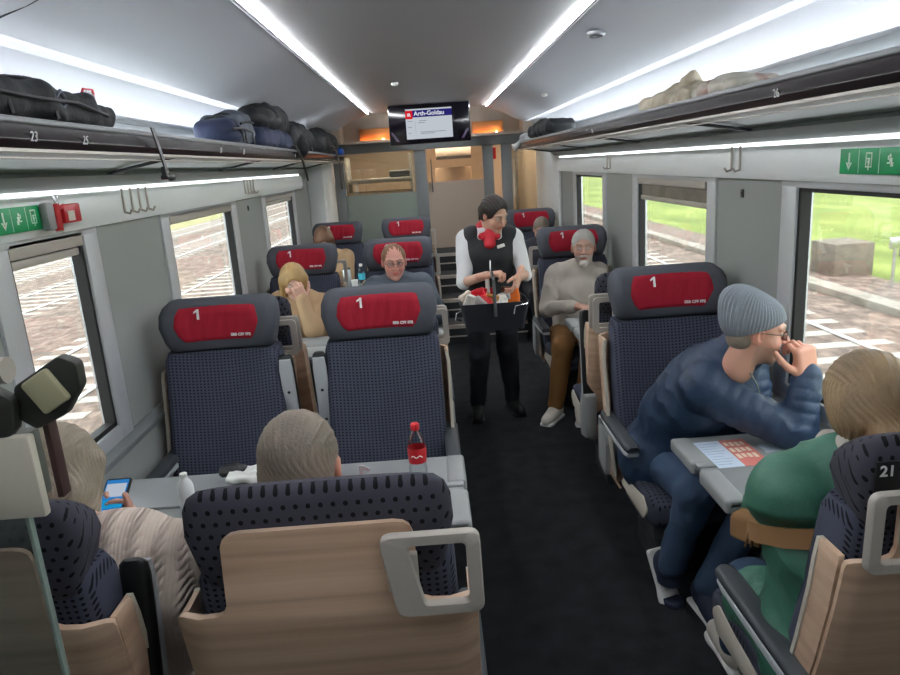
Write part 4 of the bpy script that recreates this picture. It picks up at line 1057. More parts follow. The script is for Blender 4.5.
s = SD(); H, u, r_, P, Q, N = (c5[k] for k in ('H', 'u', 'r', 'P', 'Q', 'N')); o = .022
s.cap(H-r_*.06, H+r_*.06, .112+o, k=.05); s.cap(H, P, .108+o, .112+o, k=.05); s.cap(H+u*.13-r_*.045, H+u*.13+r_*.045, .102+o, k=.05); s.cap(P-r_*.065, P+r_*.065, .108+o, k=.05)
f_ = c5['f']
for e in (-1, 1): s.ell(P+f_*.085+r_*.06*e, V3(.066, .066, .066), k=.03); s.cap(Q+r_*.12*e+u*.002, P+r_*.085*e, .082, .115, k=.02)
s.cap(N+f_*.0-u*.03, N+f_*.11-u*.19, .05, .012, k=.01, sub=True); s.cap(N+u*.04, N-u*.05, .075, .06, k=.01, sub=True)
p, q = s.mesh(.006); np_object('waistcoat', [(p-c5['off'], q)], MATS['black_vest'], w5)
s = SD(); s.cap(N+f_*.075-u*.02, N+f_*.105-u*.085, .034, .04, k=.02); s.ell(N+f_*.085-u*.035-r_*.04, (.035, .025, .022), k=.015); s.ell(N+f_*.085-u*.035+r_*.04, (.035, .025, .022), k=.015); s.cap(N+u*.0-f_*.01-r_*.04, N+u*.0-f_*.01+r_*.04, .058, k=.03)
p, q = s.mesh(.005); p = wobble(p, q, .004, 60, 5); np_object('red_scarf', [(p-c5['off'], q)], MATS['scarf_red'], w5)
m = MB(); c_ = Vector(P+f_*.142+u*.075-r_*.075-c5['off']); m.box(-.026, .026, -.003, .003, -.011, .011, .002, M=Matrix.Translation(c_) @ Matrix.Rotation(-.25, 4, 'Y')); m.build('name_tag', white, w5)
m = MB(); m.tube([tuple(N+f_*.10-u*.10-c5['off']), tuple(P+f_*.14-u*.02-c5['off']), tuple(P+f_*.15-u*.1-c5['off'])], .006, 8); m.build('lanyard', silver, w5)
# 6 white bearded man
w6, c6 = person('person with white beard and cream sweater in the right seat behind the raised armrest', (1.03, 5.02, .53), (1.06, 5.03, 1.045), (-1, .05, 0), (1.095, 4.985, 1.175), (-.22, -1, -.05), sw=.168, armr=.92, build=1.0, skin=(.50, .30, .23), stubble=(.55, .50, .46), hair=('short', 'hair_silver'), off=.016,
       hands=(hd((.985, 4.72, .80), (.5, -1, 0), (0, 0, -1), curl=.7), hd((1.15, 4.72, .79), (-.4, -1, 0), (0, 0, -1), curl=.6)), elbows=((.80, 4.92, .75), (1.27, 4.9, .76)), sleeve=.93, feet=((.80, 4.66, .09), (.98, 4.62, .09)), knees=((.86, 4.64, .53), (1.06, 4.62, .52)),
       toes=((-.55, -.8, 0), (-.2, -1, 0)), top='cream_sweater', bottom='mustard_trousers', shoes=('sneaker_white', 'sole_white'), v=.007, vh=.0045, hscale=1.04, topfold=(.010, 22))
s = SD(); s.ell((0, .068, -.098), (.03, .028, .03)); s.cap((-.022, .094, -.044), (.022, .094, -.044), .006, k=.01)
p, q = s.mesh(.0035); p = wobble(p, q, .002, 200, 2); np_object('beard', [(c6['W'](p)-c6['off'], q)], mat('beard_white', (205, 200, 195), .8), w6)
# 7 blonde woman
w7, c7 = person('blonde person in a beige coat resting face on hand behind the left window seat', (-1.0, 5.0, .53), (-.955, 4.90, .985), (-1, .1, 0), (-.985, 4.80, 1.10), (.25, -1, -.42), up=(0, -.1, 1), sw=.175, skin=(.60, .38, .30), hair=('bob', 'hair_goldblonde'), female=True, off=.02,
       hands=(hd((-1.12, 4.55, .79), fwd if False else (.3, -1, 0), (0, 0, -1)), hd((-.915, 4.68, .99), (-.25, -.05, 1), (-.4, .9, 0), curl=.8)), elbows=((-1.17, 4.75, .79), (-.86, 4.66, .78)), feet=((-1.05, 4.6, .09), (-.9, 4.6, .09)), top='beige_coat', topname='coat', bottom='dark_trousers', shoes=('shoe_black', 'shoe_black'), v=.007, vh=.0045, hscale=.98)
# 8 man with glasses
w8, c8 = person('pink faced person with glasses and grey jumper in the left aisle seat, second row facing', (-.27, 5.05, .53), (-.275, 5.04, 1.05), (-1, 0, 0), (-.285, 4.985, 1.165), (.12, -1, -.12), sw=.19, skin=(.62, .30, .24), hair=('receding', 'hair_sandy'), off=.016,
       hands=(hd((-.38, 4.72, .79), (.3, -1, 0), (0, 0, -1)), hd((-.15, 4.72, .79), (-.3, -1, 0), (0, 0, -1))), poles=((-1, 0, -1), (1, 0, -1)), feet=((-.35, 4.6, .09), (-.17, 4.6, .09)), top='grey_jumper', bottom='jeans', shoes=('shoe_black', 'shoe_black'), v=.009, vh=.0045, hscale=1.06)
glasses(w8, c8, dgrey, MATS['lens_glass'])
# 9, 10 far travellers
person('brown haired person bowing the head in the farthest left window seat', (-1.03, 7.2, .53), (-1.05, 7.14, 1.03), (-1, 0, 0), (-1.09, 7.06, 1.165), (.1, -.8, -.75), up=(0, -.6, .8), sw=.17, skin=(.58, .36, .28), hair=('bob', 'hair_brown'), female=True,
       hands=(hd((-1.12, 6.9, .79), bck, (0, 0, -1)), hd((-.98, 6.9, .79), bck, (0, 0, -1))), poles=((0, 0, -1), (0, 0, -1)), feet=((-1.15, 6.75, .09), (-.98, 6.75, .09)), top='beige_coat', topname='coat', bottom='dark_trousers', shoes=('shoe_black', 'shoe_black'), v=.011, vh=.006)
person('grey haired person half hidden in the farthest right seat', (1.08, 7.18, .53), (1.09, 7.12, .99), (-1, 0, 0), (1.125, 7.08, 1.115), (-.2, -.9, -.4), up=(0, -.3, 1), sw=.17, skin=(.55, .33, .26), hair=('short', 'hair_grey'),
       hands=(hd((1.03, 6.85, .7), bck, (0, 0, -1)), hd((1.15, 6.85, .7), bck, (0, 0, -1))), poles=((0, 0, -1), (0, 0, -1)), feet=((1.03, 6.75, .09), (1.2, 6.75, .09)), top='dark_jumper', bottom='dark_trousers', shoes=('shoe_black', 'shoe_black'), v=.011, vh=.006)
# ---------------------------------------------------------------- small things
clear = glass('clear_plastic', (238, 242, 242), .1)
ZT = .7405
def bottle(x, y, z, h, r, lab, capm, labm, bodym, liquid=None):
    t = thing('bottle', lab, 'bottle', (x, y, z))
    pr = [(r*.8, 0), (r, h*.04), (r, h*.18), (r*.9, h*.3), (r, h*.42), (r*1.0, h*.6), (r*.8, h*.74), (r*.42, h*.86), (r*.38, h*.9)]
    MB().lathe(pr, n=24).build('bottle_body', bodym, t)
    if liquid: MB().lathe([(r*.78, .003), (r*.95, h*.05), (r*.95, h*.18), (r*.85, h*.3)], n=20).build('liquid', liquid, t)
    if labm: MB().lathe([(r*.93, h*.3), (r*.95, h*.31), (r*1.02, h*.43), (r*1.02, h*.56), (r*.98, h*.57), (r*.98, h*.3)], n=24).build('label_band', labm, t)
    MB().lathe([(r*.46, h*.885), (r*.48, h*.895), (r*.48, h*.985), (r*.42, h), (.001, h)], n=24).build('cap', capm, t)
    return t
bt = bottle(-.108, 2.30, ZT, .205, .033, 'clear soft drink bottle with a red cap and red label on the front table', redp, redp, clear)
m = MB(); m.tube([(-.02+.005*k, -.0338+.0005*abs(k-4), .09+.004*math.sin(k*1.3)) for k in range(9)], .0016, 6); m.build('white_script', white, bt)
bottle(-.905, 2.2, ZT, .125, .027, 'small white bottle beside the phone on the front table', white, None, mat('milky', (225, 228, 228), .3))
bottle(-.70, 6.62, ZT, .215, .034, 'clear water bottle with a pale blue label on the farthest left table', white, mat('blue_label', (70, 190, 215), .5), clear)
t = thing('thermos_mug', 'grey cylindrical mug beside the water bottle on the farthest left table', 'mug', (-.84, 6.62, ZT)); MB().lathe([(.036, 0), (.04, .01), (.04, .16), (.034, .17), (.001, .172)], n=22).build('mug_body', alu, t); MB().lathe([(.034, .168), (.034, .185), (.001, .187)], n=22).build('lid', dgrey, t)
t = thing('paper_cup', 'small white cup between the mug and the water bottle', 'cup', (-.765, 6.55, ZT)); MB().lathe([(.024, 0), (.034, .07), (.034, .074), (.030, .072), (.022, .004), (.001, .003)], n=22).build('cup_body', white, t); MB().lathe([(.0345, .066), (.036, .07), (.0345, .074)], n=22).build('cup_rim', white, t)
# phone
t = thing('smartphone', 'smartphone with a blue timetable screen held by the cardigan wearer', 'phone', (-1.02, 1.93, .90)); 
t.rotation_euler = (math.radians(38), math.radians(-3), math.radians(-6))
MB().prism(poly_round([(-.041, -.085), (.041, -.085), (.041, .085), (-.041, .085)], .01), 'z', -.005, .004, .002).build('phone_case', black, t)
MB().box(-.036, .036, -.079, .079, .0042, .0048).build('screen', emis('phone_blue', (52, 130, 200), 0.4), t)
for b_ in ((-.032, .032, .022, .066), (-.032, -.004, -.062, -.02), (.004, .032, -.062, -.02)): MB().box(*b_, .0049, .0052).build('screen_panel', emis('phone_panel', (190, 200, 215), 0.4), t)
MB().box(-.034, .034, -.014, .012, .0049, .0053).build('screen_bar', emis('phone_bar', (30, 150, 205), 0.4), t)
for b_ in ((-.024, -.012, -.048, -.034), (.012, .024, -.048, -.034)): MB().box(*b_, .0053, .0056).build('screen_icon', emis('phone_icon', (130, 90, 110), 0.36000000000000004), t)
# napkins and wrapper on the front table, left of the grey head
s = SD(); s.box((0, 0, .012), (.075, .05, .012), r=.006); s.ell((.03, .01, .02), (.05, .035, .016)); s.ell((-.04, -.01, .015), (.035, .04, .014))
p, q = s.mesh(.004); p = wobble(p, q, .010, 50, 9); o = np_object('crumpled_napkin', [(p, q)], white); o.location = (-.74, 2.39, ZT+.002); tag(o, 'crumpled white napkin on the front table beside the grey head', 'napkin')
s = SD(); s.ell((0, 0, .012), (.05, .028, .012)); p, q = s.mesh(.004); p = wobble(p, q, .012, 60, 3); o = np_object('snack_wrapper', [(p, q)], black); o.location = (-.80, 2.405, ZT+.024); o.rotation_euler = (0, 0, .5); tag(o, 'crumpled black wrapper lying on the white napkin', 'wrapper')
# leaflet on the small right table
t = thing('leaflet', 'open blue white and red leaflet lying on the small right table', 'leaflet', (1.02, 2.30, ZT)); t.rotation_euler = (0, 0, .03)
m = MB(); m.box(-.085, .01, -.115, .11, 0, .0012); m.build('text_page', mat('paper_blue', (200, 214, 232), .6), t)
m = MB(); m.box(.01, .105, -.115, .11, .0, .0014); m.build('picture_page', mat('paper_red', (206, 120, 112), .6), t)
m = MB()
for k in range(9): m.box(-.078, -.002-.012*(k % 3), .085-.022*k, .088-.022*k, .0013, .0016)
m.build('text_lines', mat('ink', (150, 165, 190), .7), t)
m = MB()
for k in range(12): 
    a, b = .018+.02*(k % 4), .088-.052*(k//4); m.box(a, a+.014, b-.03-.004*(k % 3), b, .0015, .0018)
m.build('pictures', mat('cream_pic', (232, 212, 190), .6), t)
o = MB().box(.0, .12, 0, .07, 0, .002).build('grey_card', mat('card_grey', (178, 190, 205), .5)); o.location = (1.15, 2.28, ZT); tag(o, 'pale grey card beside the leaflet on the small right table', 'card')
# things on the bearded man's table
bottle(1.03, 4.42, ZT, .15, .024, 'small clear bottle with dark red cap on the bearded traveller table', redp, None, clear)
for i, (x, y) in enumerate(((1.09, 4.36), (1.16, 4.44))):
    o = MB().lathe([(.022, 0), (.03, .085), (.028, .085), (.02, .004), (.001, .003)], n=20).build('clear_cup', clear); o.location = (x, y, ZT); tag(o, 'clear plastic cup on the bearded traveller table, %s' % ('nearer the aisle' if i == 0 else 'nearer the window'), 'cup', 'clear cups on the bearded traveller table')
o = MB().box(-.08, .07, -.05, .05, 0, .01, .004).build('white_napkin', white); o.location = (1.02, 4.24, ZT); tag(o, 'white folded napkin in front of the cups of the bearded traveller', 'napkin')
# snack basket held by the attendant
bc = (.375, 4.47, .885)
t = thing('snack_basket', 'black snack basket carried by the standing attendant', 'basket', bc)
m = MB(); out = lambda w, d, z, r: [(x, y, z) for x, y in rr2(-w, w, -d, d, r, 4)]
m.loft([out(.19, .10, -.13, .03), out(.225, .13, .055, .03), out(.215, .12, .055, .025), out(.18, .09, -.115, .025)]); m.build('basket_body', mat('basket_black', (30, 32, 40), .6), t)
m = MB(); m.tube([(.0, -.135, -.03), (.0, -.135, .10), (.0, -.10, .20), (.0, .0, .235), (.0, .1, .2), (.0, .13, .05)], .011, 8); m.build('basket_handle', mat('strap_dark', (58, 62, 62), .5), t)
m = MB(); m.tube([(-.215, -.05, -.0), (-.25, -.06, -.01), (-.255, -.06, -.05), (-.22, -.05, -.06)], .007, 8); m.build('side_ring', silver, t)
m = MB(); m.tube([(.21, -.13, .04), (.13, -.14, .03), (.12, -.14, -.02)], .005, 6); m.build('metal_clip', silver, t)
SN = [(-.15, -.05, .09, 'white', (220, 214, 204)), (-.17, .02, .10, 'pale paper', (206, 196, 180)), (-.10, -.07, .075, 'grey foil', (170, 160, 158)), (-.09, .0, .12, 'bright red', (205, 24, 44)), (-.055, -.06, .085, 'red striped', (214, 44, 52)),
      (-.03, .03, .12, 'deep red', (180, 18, 40)), (-.02, -.045, .09, 'golden brown', (170, 120, 60)), (.05, -.05, .075, 'white card', (226, 222, 214)), (.08, .0, .085, 'silver', (180, 182, 184)), (.13, -.02, .11, 'orange', (226, 110, 30)), (.10, .05, .11, 'brown', (110, 70, 50))]
for i, (x, y, z, nm, cl) in enumerate(SN):
    rr = random.Random(i); s = SD(); Rm = np.array(Matrix.Rotation(rr.uniform(-.6, .6), 3, 'Y') @ Matrix.Rotation(rr.uniform(-.5, .5), 3, 'X') @ Matrix.Rotation(rr.uniform(-.5, .5), 3, 'Z'))
    s.box((0, 0, 0), (.042, .014, .05), Rm, r=.008); p, q = s.mesh(.004); p = wobble(p, q, .004, 60, i)
    o = np_object('snack_packet', [(p, q)], mat('packet_%d' % i, cl, .35)); o.location = (bc[0]+x, bc[1]+y, bc[2]+z-.035)
    tag(o, '%s snack packet in the attendant basket' % nm, 'snack packet', 'snack packets in the basket')
m = MB(); m.tube([(0, 0, 0), (.0, .01, .12)], .014, 12); o = m.build('wrapped_bottle', mat('foil', (205, 205, 200), .3)); o.location = (bc[0]-.03, bc[1]+.01, bc[2]+.07); tag(o, 'small white wrapped bottle lifted out of the basket', 'bottle')

# ---------------------------------------------------------------- luggage
bagb = mat('bag_black', (22, 24, 28), .7, bump=('noise', (60, 60, 60), .4, .006)); bagn = mat('bag_navy', (36, 44, 72), .75, bump=('noise', (60, 60, 60), .4, .006)); bagg = mat('bag_grey', (92, 98, 108), .75, bump=('noise', (60, 60, 60), .4, .006))
def blob(name, prims, m, loc, lab, cat, seed=1, amp=.012, fr=18, v=.009, parent=None):
    s = SD()
    for pr in prims:
        if pr[0] == 'e': s.ell(pr[1], pr[2], k=.03)
        elif pr[0] == 'b': s.box(pr[1], pr[2], r=pr[3], k=.025)
        elif pr[0] == 'c': s.cap(pr[1], pr[2], pr[3], pr[4], k=.02)
    p, q = s.mesh(v); p = wobble(p, q, amp, fr, seed)
    o = np_object(name, [(p, q)], m, parent); o.location = loc
    if not parent: tag(o, lab, cat)
    return o
Zr = 2.012
b1 = blob('backpack', [('b', (0, -.25, .045), (.10, .22, .042), .03), ('b', (0, .0, .045), (.11, .15, .045), .03), ('e', (0, -.06, .075), (.07, .07, .035)), ('b', (0, .17, .025), (.10, .12, .03), .02), ('e', (.02, .08, .05), (.06, .06, .025)), ('e', (.0, -.2, .085), (.05, .05, .02))], bagb, (-1.09, 2.08, Zr), 'black backpack lying on the near end of the left rack', 'backpack', 2)
m = MB(); m.tube([(.02, .22, .07), (.03, .25, .12), (.04, .29, .12), (.03, .33, .05)], .004, 6); m.build('red_cord', redp, b1)
m = MB(); m.tube([(.03, .21, .07), (.05, .23, .11), (.05, .27, .10), (.05, .3, .05)], .003, 6); m.build('white_cord', white, b1)
m = MB(); m.tube([(.115, -.05, .05), (.118, -.08, .075), (.118, -.12, .05), (.118, -.08, .03), (.115, -.05, .05)], .006, 6); m.build('side_badge', bagg, b1)
m = MB()
path = [(-1.0, 2.40, 2.03), (-.93, 2.50, 2.015), (-.925, 2.53, 1.93), (-.92, 2.55, 1.86)]
m.loft([[(x-.002, y-.012, z), (x+.003, y-.012, z), (x+.003, y+.012, z), (x-.002, y+.012, z)] for x, y, z in path]); m.box(-.935, -.91, 2.52, 2.60, 1.84, 1.855, .003); m.box(-.93, -.915, 2.52, 2.535, 1.85, 1.885, .003); m.box(-.93, -.915, 2.575, 2.61, 1.835, 1.845, .002)
tag(m.build('hanging_strap', black), 'black strap with a buckle hanging from the near left rack', 'strap')
blob('backpack', [('b', (0, 0, .08), (.11, .18, .075), .06), ('e', (0, .12, .13), (.09, .13, .06))], bagg, (-1.10, 4.08, Zr), 'grey and blue rounded backpack in the middle of the left rack', 'backpack', 3)
blob('backpack', [('b', (0, 0, .06), (.10, .10, .055), .05), ('e', (.0, -.05, .06), (.09, .09, .06))], bagn, (-1.09, 3.86, Zr), 'dark blue bag at the near end of the middle luggage pile', 'bag', 4)
blob('duffel_bag', [('e', (0, 0, .0), (.13, .42, .10)), ('b', (0, .1, 0), (.1, .3, .08), .06)], bagb, (-1.07, 4.85, Zr+.175), 'round black bag on top of the left rack pile', 'bag', 5)
blob('backpack', [('b', (0, 0, .05), (.13, .42, .055), .04), ('e', (.06, .1, .06), (.07, .2, .06))], bagn, (-1.08, 4.75, Zr), 'navy bag underneath the round black bag', 'bag', 6)
blob('jacket_pile', [('b', (0, 0, .07), (.12, .45, .06), .05), ('b', (.02, -.2, .12), (.1, .25, .07), .04), ('e', (0, .3, .13), (.1, .3, .06)), ('c', (.1, -.3, .08), (.135, -.35, .0), .05, .05)], bagb, (-1.08, 5.85, Zr), 'dark folded jacket lying behind the round black bag', 'jacket', 7, .02)
blob('backpack', [('b', (0, 0, .09), (.12, .6, .08), .06), ('e', (0, -.2, .16), (.1, .35, .07)), ('e', (0, .45, .14), (.1, .25, .07))], bagb, (-1.07, 7.3, Zr), 'black backpack at the far end of the left rack', 'backpack', 8, .02)
def webbing(o, paths, m_=black, r=.007):
    for pth in paths: MB().tube(pth, r, 6).build('webbing', m_, o)
def arcx(y, r1, r2, zc=.0, x0=0):
    return [(x0+r1*math.cos(a), y, zc+r2*math.sin(a)) for a in (PI*k/10 for k in range(0, 8))]
for o in [o for o in list(C.objects) if o.get('label', '') and o.parent is None and o.get('category') in ('backpack', 'bag', 'jacket')]:
    L_b = o.get('label'); big = 'far end' in L_b or 'navy' in L_b
    if 'near end of the left rack' in L_b: webbing(o, [arcx(-.32, .115, .1), arcx(-.12, .12, .115), [(.113, -.4, .05), (.122, -.2, .045), (.122, .0, .05), (.112, .2, .03)]], bagg if False else black, .006)
    elif 'grey and blue' in L_b: webbing(o, [arcx(-.08, .12, .165), arcx(.09, .12, .19), [(.115, -.15, .1), (.12, 0, .12), (.11, .15, .12)]])
    elif 'round black' in L_b: webbing(o, [arcx(-.15, .135, .115), arcx(.2, .135, .12)], bagg, .004)
    else: webbing(o, [arcx(-.02, .135, .14), [(.13, -.2, .06), (.135, .0, .07), (.13, .2, .06)]])
def strap(pts, w, lab, mm=black):
    m = MB(); m.loft([[(x, y-w, z), (x+.008, y-w*.6, z), (x+.008, y+w*.6, z), (x, y+w, z)] for x, y, z in pts]); tag(m.build('hanging_strap', mm), lab, 'strap')
strap([(-1.0, 5.2, 2.05), (-.945, 5.25, 2.03), (-.925, 5.33, 1.95), (-.925, 5.45, 1.85), (-.93, 5.55, 1.77)], .035, 'tapering black strap hanging in front of the middle luggage pile')
strap([(-1.0, 7.5, 2.08), (-.945, 7.55, 2.05), (-.92, 7.6, 1.9), (-.92, 7.6, 1.72), (-.92, 7.6, 1.64)], .075, 'wide black strap hanging at the far end of the left rack')
blob('blue_cloth', [('b', (0, 0, 0), (.05, .12, .035), .03)], mat('blue_cloth_m', (20, 90, 190), .6), (-.985, 8.15, 2.045), 'bright blue cloth at the end of the left rack', 'cloth', 9, .01)
tanb = streak('tan_paper', (150, 140, 120), (182, 172, 152), (12, 12, 12), .7)
camo = streak('camo', (150, 146, 132), (120, 82, 70), (9, 9, 9), .7, c3=(172, 166, 154))
blob('paper_bag', [('b', (0, 0, .02), (.10, .30, .025), .015), ('c', (.0, -.06, .01), (-.01, -.13, .12), .085, .006), ('c', (0, -.18, .02), (0, .06, .065), .045, .02), ('c', (0, .12, .02), (0, .0, .09), .05, .01), ('e', (0, .1, .03), (.07, .1, .03)), ('c', (0, .27, .02), (0, .28, .07), .03, .012)], tanb, (1.14, 3.13, Zr-.005), 'crumpled tan paper bag on the right rack', 'bag', 10, .018, 22)
blob('patterned_bag', [('b', (0, 0, .018), (.09, .20, .02), .015), ('e', (0, .05, .03), (.07, .13, .035)), ('c', (0, -.1, .02), (0, -.22, .01), .03, .01)], camo, (1.14, 2.62, Zr-.005), 'pale bag with a brown red pattern on the right rack, nearer than the paper bag', 'bag', 11, .012, 22)
blob('backpack', [('b', (0, 0, .06), (.12, .50, .05), .04), ('e', (0, .1, .1), (.1, .3, .055)), ('e', (0, -.35, .08), (.09, .2, .045))], bagb, (1.14, 6.5, Zr), 'black bag at the far end of the right rack', 'bag', 12, .02)
blob('white_cloth', [('b', (0, 0, .03), (.10, .22, .03), .02), ('c', (-.08, .1, .03), (-.165, .12, -.06), .03, .025)], mat('pale_cloth', (186, 190, 190), .8), (1.12, 7.4, Zr), 'pale cloth drooping over the far end of the right rack', 'cloth', 13, .015, 22)

# ---------------------------------------------------------------- glass partition with its clamp and padded brackets, left foreground
t = thing('glass_partition', 'clear glass screen with a grey cream clamp at the left edge in front', 'partition', (-.66, 1.0, 0))
MB().box(-.62, .0, -.004, .004, .35, 1.345, .001).build('glass_panel', glass('clear_glass', (232, 236, 234), .03), t)
MB().box(-.003, .003, -.006, .006, .35, 1.345, .001).build('glass_edge', mat('glass_edge', (120, 135, 128), .2), t)
MB().box(-.3, .03, -.03, .03, 1.365, 1.475, .006).build('clamp_block', mat('clamp_grey', (96, 98, 92), .5), t)
MB().box(-.05, .055, -.045, -.028, 1.355, 1.485, .004).build('clamp_face', cream, t)
MB().box(.058, .068, -.012, .012, 1.37, 1.52, .002).build('clamp_strip', mat('dark_red_strip', (62, 40, 40), .5), t)
MB().tube([(-.62, .0, 1.585), (.02, .0, 1.575)], .02, 14).build('top_rail', alud, t)
pts = poly_round([(-.085, -.05), (-.045, -.085), (.03, -.06), (.085, -.0), (.09, .055), (.05, .075), (-.07, .02)], .02)
pts = [(x*.62, z*.66) for x, z in pts]
def bracket(lab, loc, k, a1, a2, px):
    t = thing('padded_bracket', lab, 'bracket', loc)
    MB().prism([(x*k, z*k) for x, z in pts], 'y', -.012, .012, .004, M=Matrix.Rotation(math.radians(a1), 4, 'Y')).build('bracket_frame', mat('bracket_black', (40, 42, 38), .5), t)
    MB().prism(poly_round([(-.022*k, -.028*k), (.024*k, -.028*k), (.024*k, .027*k), (-.022*k, .027*k)], .006), 'y', -.022, -.011, .003, M=Matrix.Translation((px, 0, .002)) @ Matrix.Rotation(math.radians(a2), 4, 'Y')).build('cream_pad', mat('pad_cream', (176, 172, 140), .5), t)
bracket('black bracket with a square cream pad on top of the left foreground screen', (-.578, .985, 1.545), 1.0, -4, -30, .004)
bracket('black bracket with a pale pad cut by the left edge of the photo', (-.69, .97, 1.50), 1.25, 5, -15, -.015)

# ---------------------------------------------------------------- outside
G = -.9
ball = streak('ballast', (84, 70, 62), (146, 126, 114), (7, 3.5, 7), .95, .6, (114, 98, 88), (.3, .7))
sleep = mat('sleeper', (160, 152, 144), .8); railm = mat('rail_steel', (225, 225, 225), .3, .5); rust = mat('rail_rust', (150, 122, 104), .8)
grass = streak('grass_green', (92, 106, 42), (138, 148, 74), (.7, .25, 1), .95, .3, (114, 126, 54), (.3, .7))
drygr = streak('verge', (126, 126, 76), (160, 152, 112), (1.2, .5, 1), .95, .3)
concr = streak('concrete', (126, 118, 108), (158, 149, 138), (2, 2, 2), .9)
m = MB(); m.box(-80, 80, -30, 160, G-.4, G-.16); tag(m.build('ground', drygr), 'broad dry green ground around the tracks', 'ground', kind='structure')
m = MB(); m.box(-15.5, 7.3, -30, 160, G-.17, G-.03); tag(m.build('ballast_bed', ball), 'bed of brown grey track ballast', 'ballast', kind='stuff')
def track(x0, lab):
    t = thing('railway_track', lab, 'track', (x0, 0, G))
    for e in (0, 1.47):
        for nm, a, b, z0, z1, mm in (('rail', -.035, .035, -.02, .0, railm), ('rail_web', -.02, .02, -.15, -.02, rust)): MB().box(e+a, e+b, -20, 120, z0, z1).build(nm, mm, t)
    m = MB()
    for k in range(90): m.box(-.45, 1.92, -10+k*.65, -9.75+k*.65, -.12, -.025)
    o = m.build('sleepers', sleep, t); o['kind'] = 'stuff'
for x0, lab in ((-6.4, 'nearest railway track outside the left windows'), (-11.2, 'second railway track outside the left windows'), (-14.9, 'farthest railway track on the left beside the green verge'), (4.25, 'railway track running just outside the right windows')): track(x0, lab)
m = MB(); m.box(7.3, 80, -30, 160, G-.1, G+.02); tag(m.build('grass_field', grass), 'bright green grass field beyond the right windows', 'grass', kind='stuff')
m = MB(); m.box(7.1, 7.45, -30, 160, G-.1, G+.1, .02); tag(m.build('concrete_kerb', concr), 'long pale concrete kerb between ballast and grass on the right', 'kerb')
m = MB(); m.box(7.45, 8.6, -30, 160, G+.0, G+.04); tag(m.build('gravel_path', ball), 'brown gravel strip between the kerb and the grass', 'path', kind='stuff')
m = MB(); m.box(7.95, 8.75, 13.4, 14.3, G, G+.68, .03); o = m.build('concrete_block', mat('block_dark', (118, 108, 96), .9, var=.2)); tag(o, 'dark square concrete block standing in the grass beyond the right window', 'block')
m = MB(); m.tube([(8.2, 12.0, G+.02), (8.2, 12.0, G+.9)], .03, 8); m.box(8.1, 8.3, 11.97, 12.03, G+.75, G+.95, .01); tag(m.build('marker_post', silver), 'thin metal marker post on the grass strip', 'post')
t = thing('mast', 'white metal signal mast outside the farthest right window', 'mast', (7.7, 30.5, G)); MB().tube([(0, 0, 0), (0, 0, 2.6)], .12, 10).build('post', white, t); MB().box(-.6, .2, -.1, .1, 2.4, 2.7, .02).build('head', white, t)
t = thing('mast', 'slim grey catenary mast in the grass outside the nearest right window', 'mast', (10.8, 15.2, G)); MB().box(-.09, .09, -.09, .09, 0, 8).build('post', concr, t); MB().box(-.2, .2, -.2, .2, 0, .3, .02).build('foot', concr, t)
grv = mat('hedge_green', (150, 176, 80), .95, bump=('noise', (3, 3, 3), 1, .3), var=.3)
def hedge(x, y0, y1, hgt, lab):
    s = SD(); r_ = random.Random(int(x*10))
    y = y0
    while y < y1:
        s.ell((x+r_.uniform(-.8, .8), y, G+hgt*.3), (2.2, 5.5, hgt*r_.uniform(.6, .9)), k=1.0); y += 6
    p, q = s.mesh(.5); p = wobble(p, q, .35, 1.2, 3); o = np_object('hedge', [(p, q)], grv); tag(o, lab, 'hedge')
hedge(-24, 8, 110, 2.4, 'green hedge beyond the tracks on the left'); hedge(38, 10, 120, 4.0, 'green hedge far beyond the grass on the right')

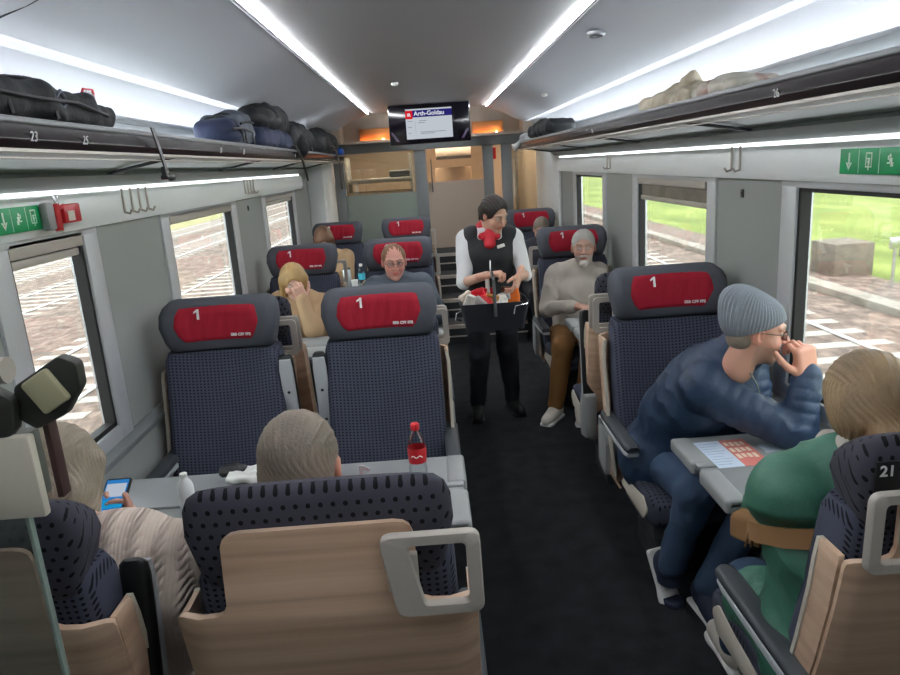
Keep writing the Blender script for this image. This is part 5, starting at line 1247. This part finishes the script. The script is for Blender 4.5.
# ---------------------------------------------------------------- light
w = bpy.data.worlds.new('sky'); S.world = w; w.use_nodes = True; nt = w.node_tree
bg = nt.nodes['Background']; tcw = nt.nodes.new('ShaderNodeTexCoord'); spw = nt.nodes.new('ShaderNodeSeparateXYZ'); nt.links.new(tcw.outputs['Generated'], spw.inputs[0])
rp = nt.nodes.new('ShaderNodeValToRGB'); rp.color_ramp.elements[0].position = .0; rp.color_ramp.elements[0].color = lin((222, 226, 230)); rp.color_ramp.elements[1].position = .6; rp.color_ramp.elements[1].color = lin((236, 240, 246))
nt.links.new(spw.outputs[2], rp.inputs[0]); nt.links.new(rp.outputs[0], bg.inputs[0]); bg.inputs[1].default_value = 4.2
sun = bpy.data.lights.new('overcast_sun', 'SUN'); sun.energy = 3.6; sun.angle = math.radians(25); so = bpy.data.objects.new('overcast_sun', sun); so.rotation_euler = (math.radians(32), math.radians(14), 0); C.objects.link(so)
# windows act as portals for the overcast sky
for side, X, wins in ((-1, XL, WL), (1, XR, WR)):
    for a, b in wins:
        l = bpy.data.lights.new('window_portal', 'AREA'); l.shape = 'RECTANGLE'; l.size = b-a; l.size_y = .78; l.cycles.is_portal = True
        o = bpy.data.objects.new('window_portal', l); o.location = (X+side*.12, (a+b)/2, 1.27); o.rotation_euler = (0, side*PI/2*1, 0)
        o.rotation_euler = Vector((-side, 0, 0)).to_track_quat('-Z', 'Y').to_euler(); l.size, l.size_y = b-a, .78
        # track: -Z points inward; X axis along the car
        C.objects.link(o)
# the rest of the carriage behind the photographer
mb = MB(); mb.box(XL-.14, XR+.14, Y0-.1, Y0, 0, 2.62); struct(mb.build('wall_rear', wallm))
S.view_settings.view_transform = 'Standard'; S.view_settings.look = 'None'; S.view_settings.gamma = 1; S.view_settings.use_curve_mapping = False
S.view_settings.exposure = 1.05
S.cycles.max_bounces = 8; S.cycles.diffuse_bounces = 5; S.cycles.glossy_bounces = 3; S.cycles.transparent_max_bounces = 16; S.cycles.transmission_bounces = 4
S.cycles.caustics_reflective = False; S.cycles.caustics_refractive = False; S.cycles.sample_clamp_indirect = 4
S.cycles.use_adaptive_sampling = True
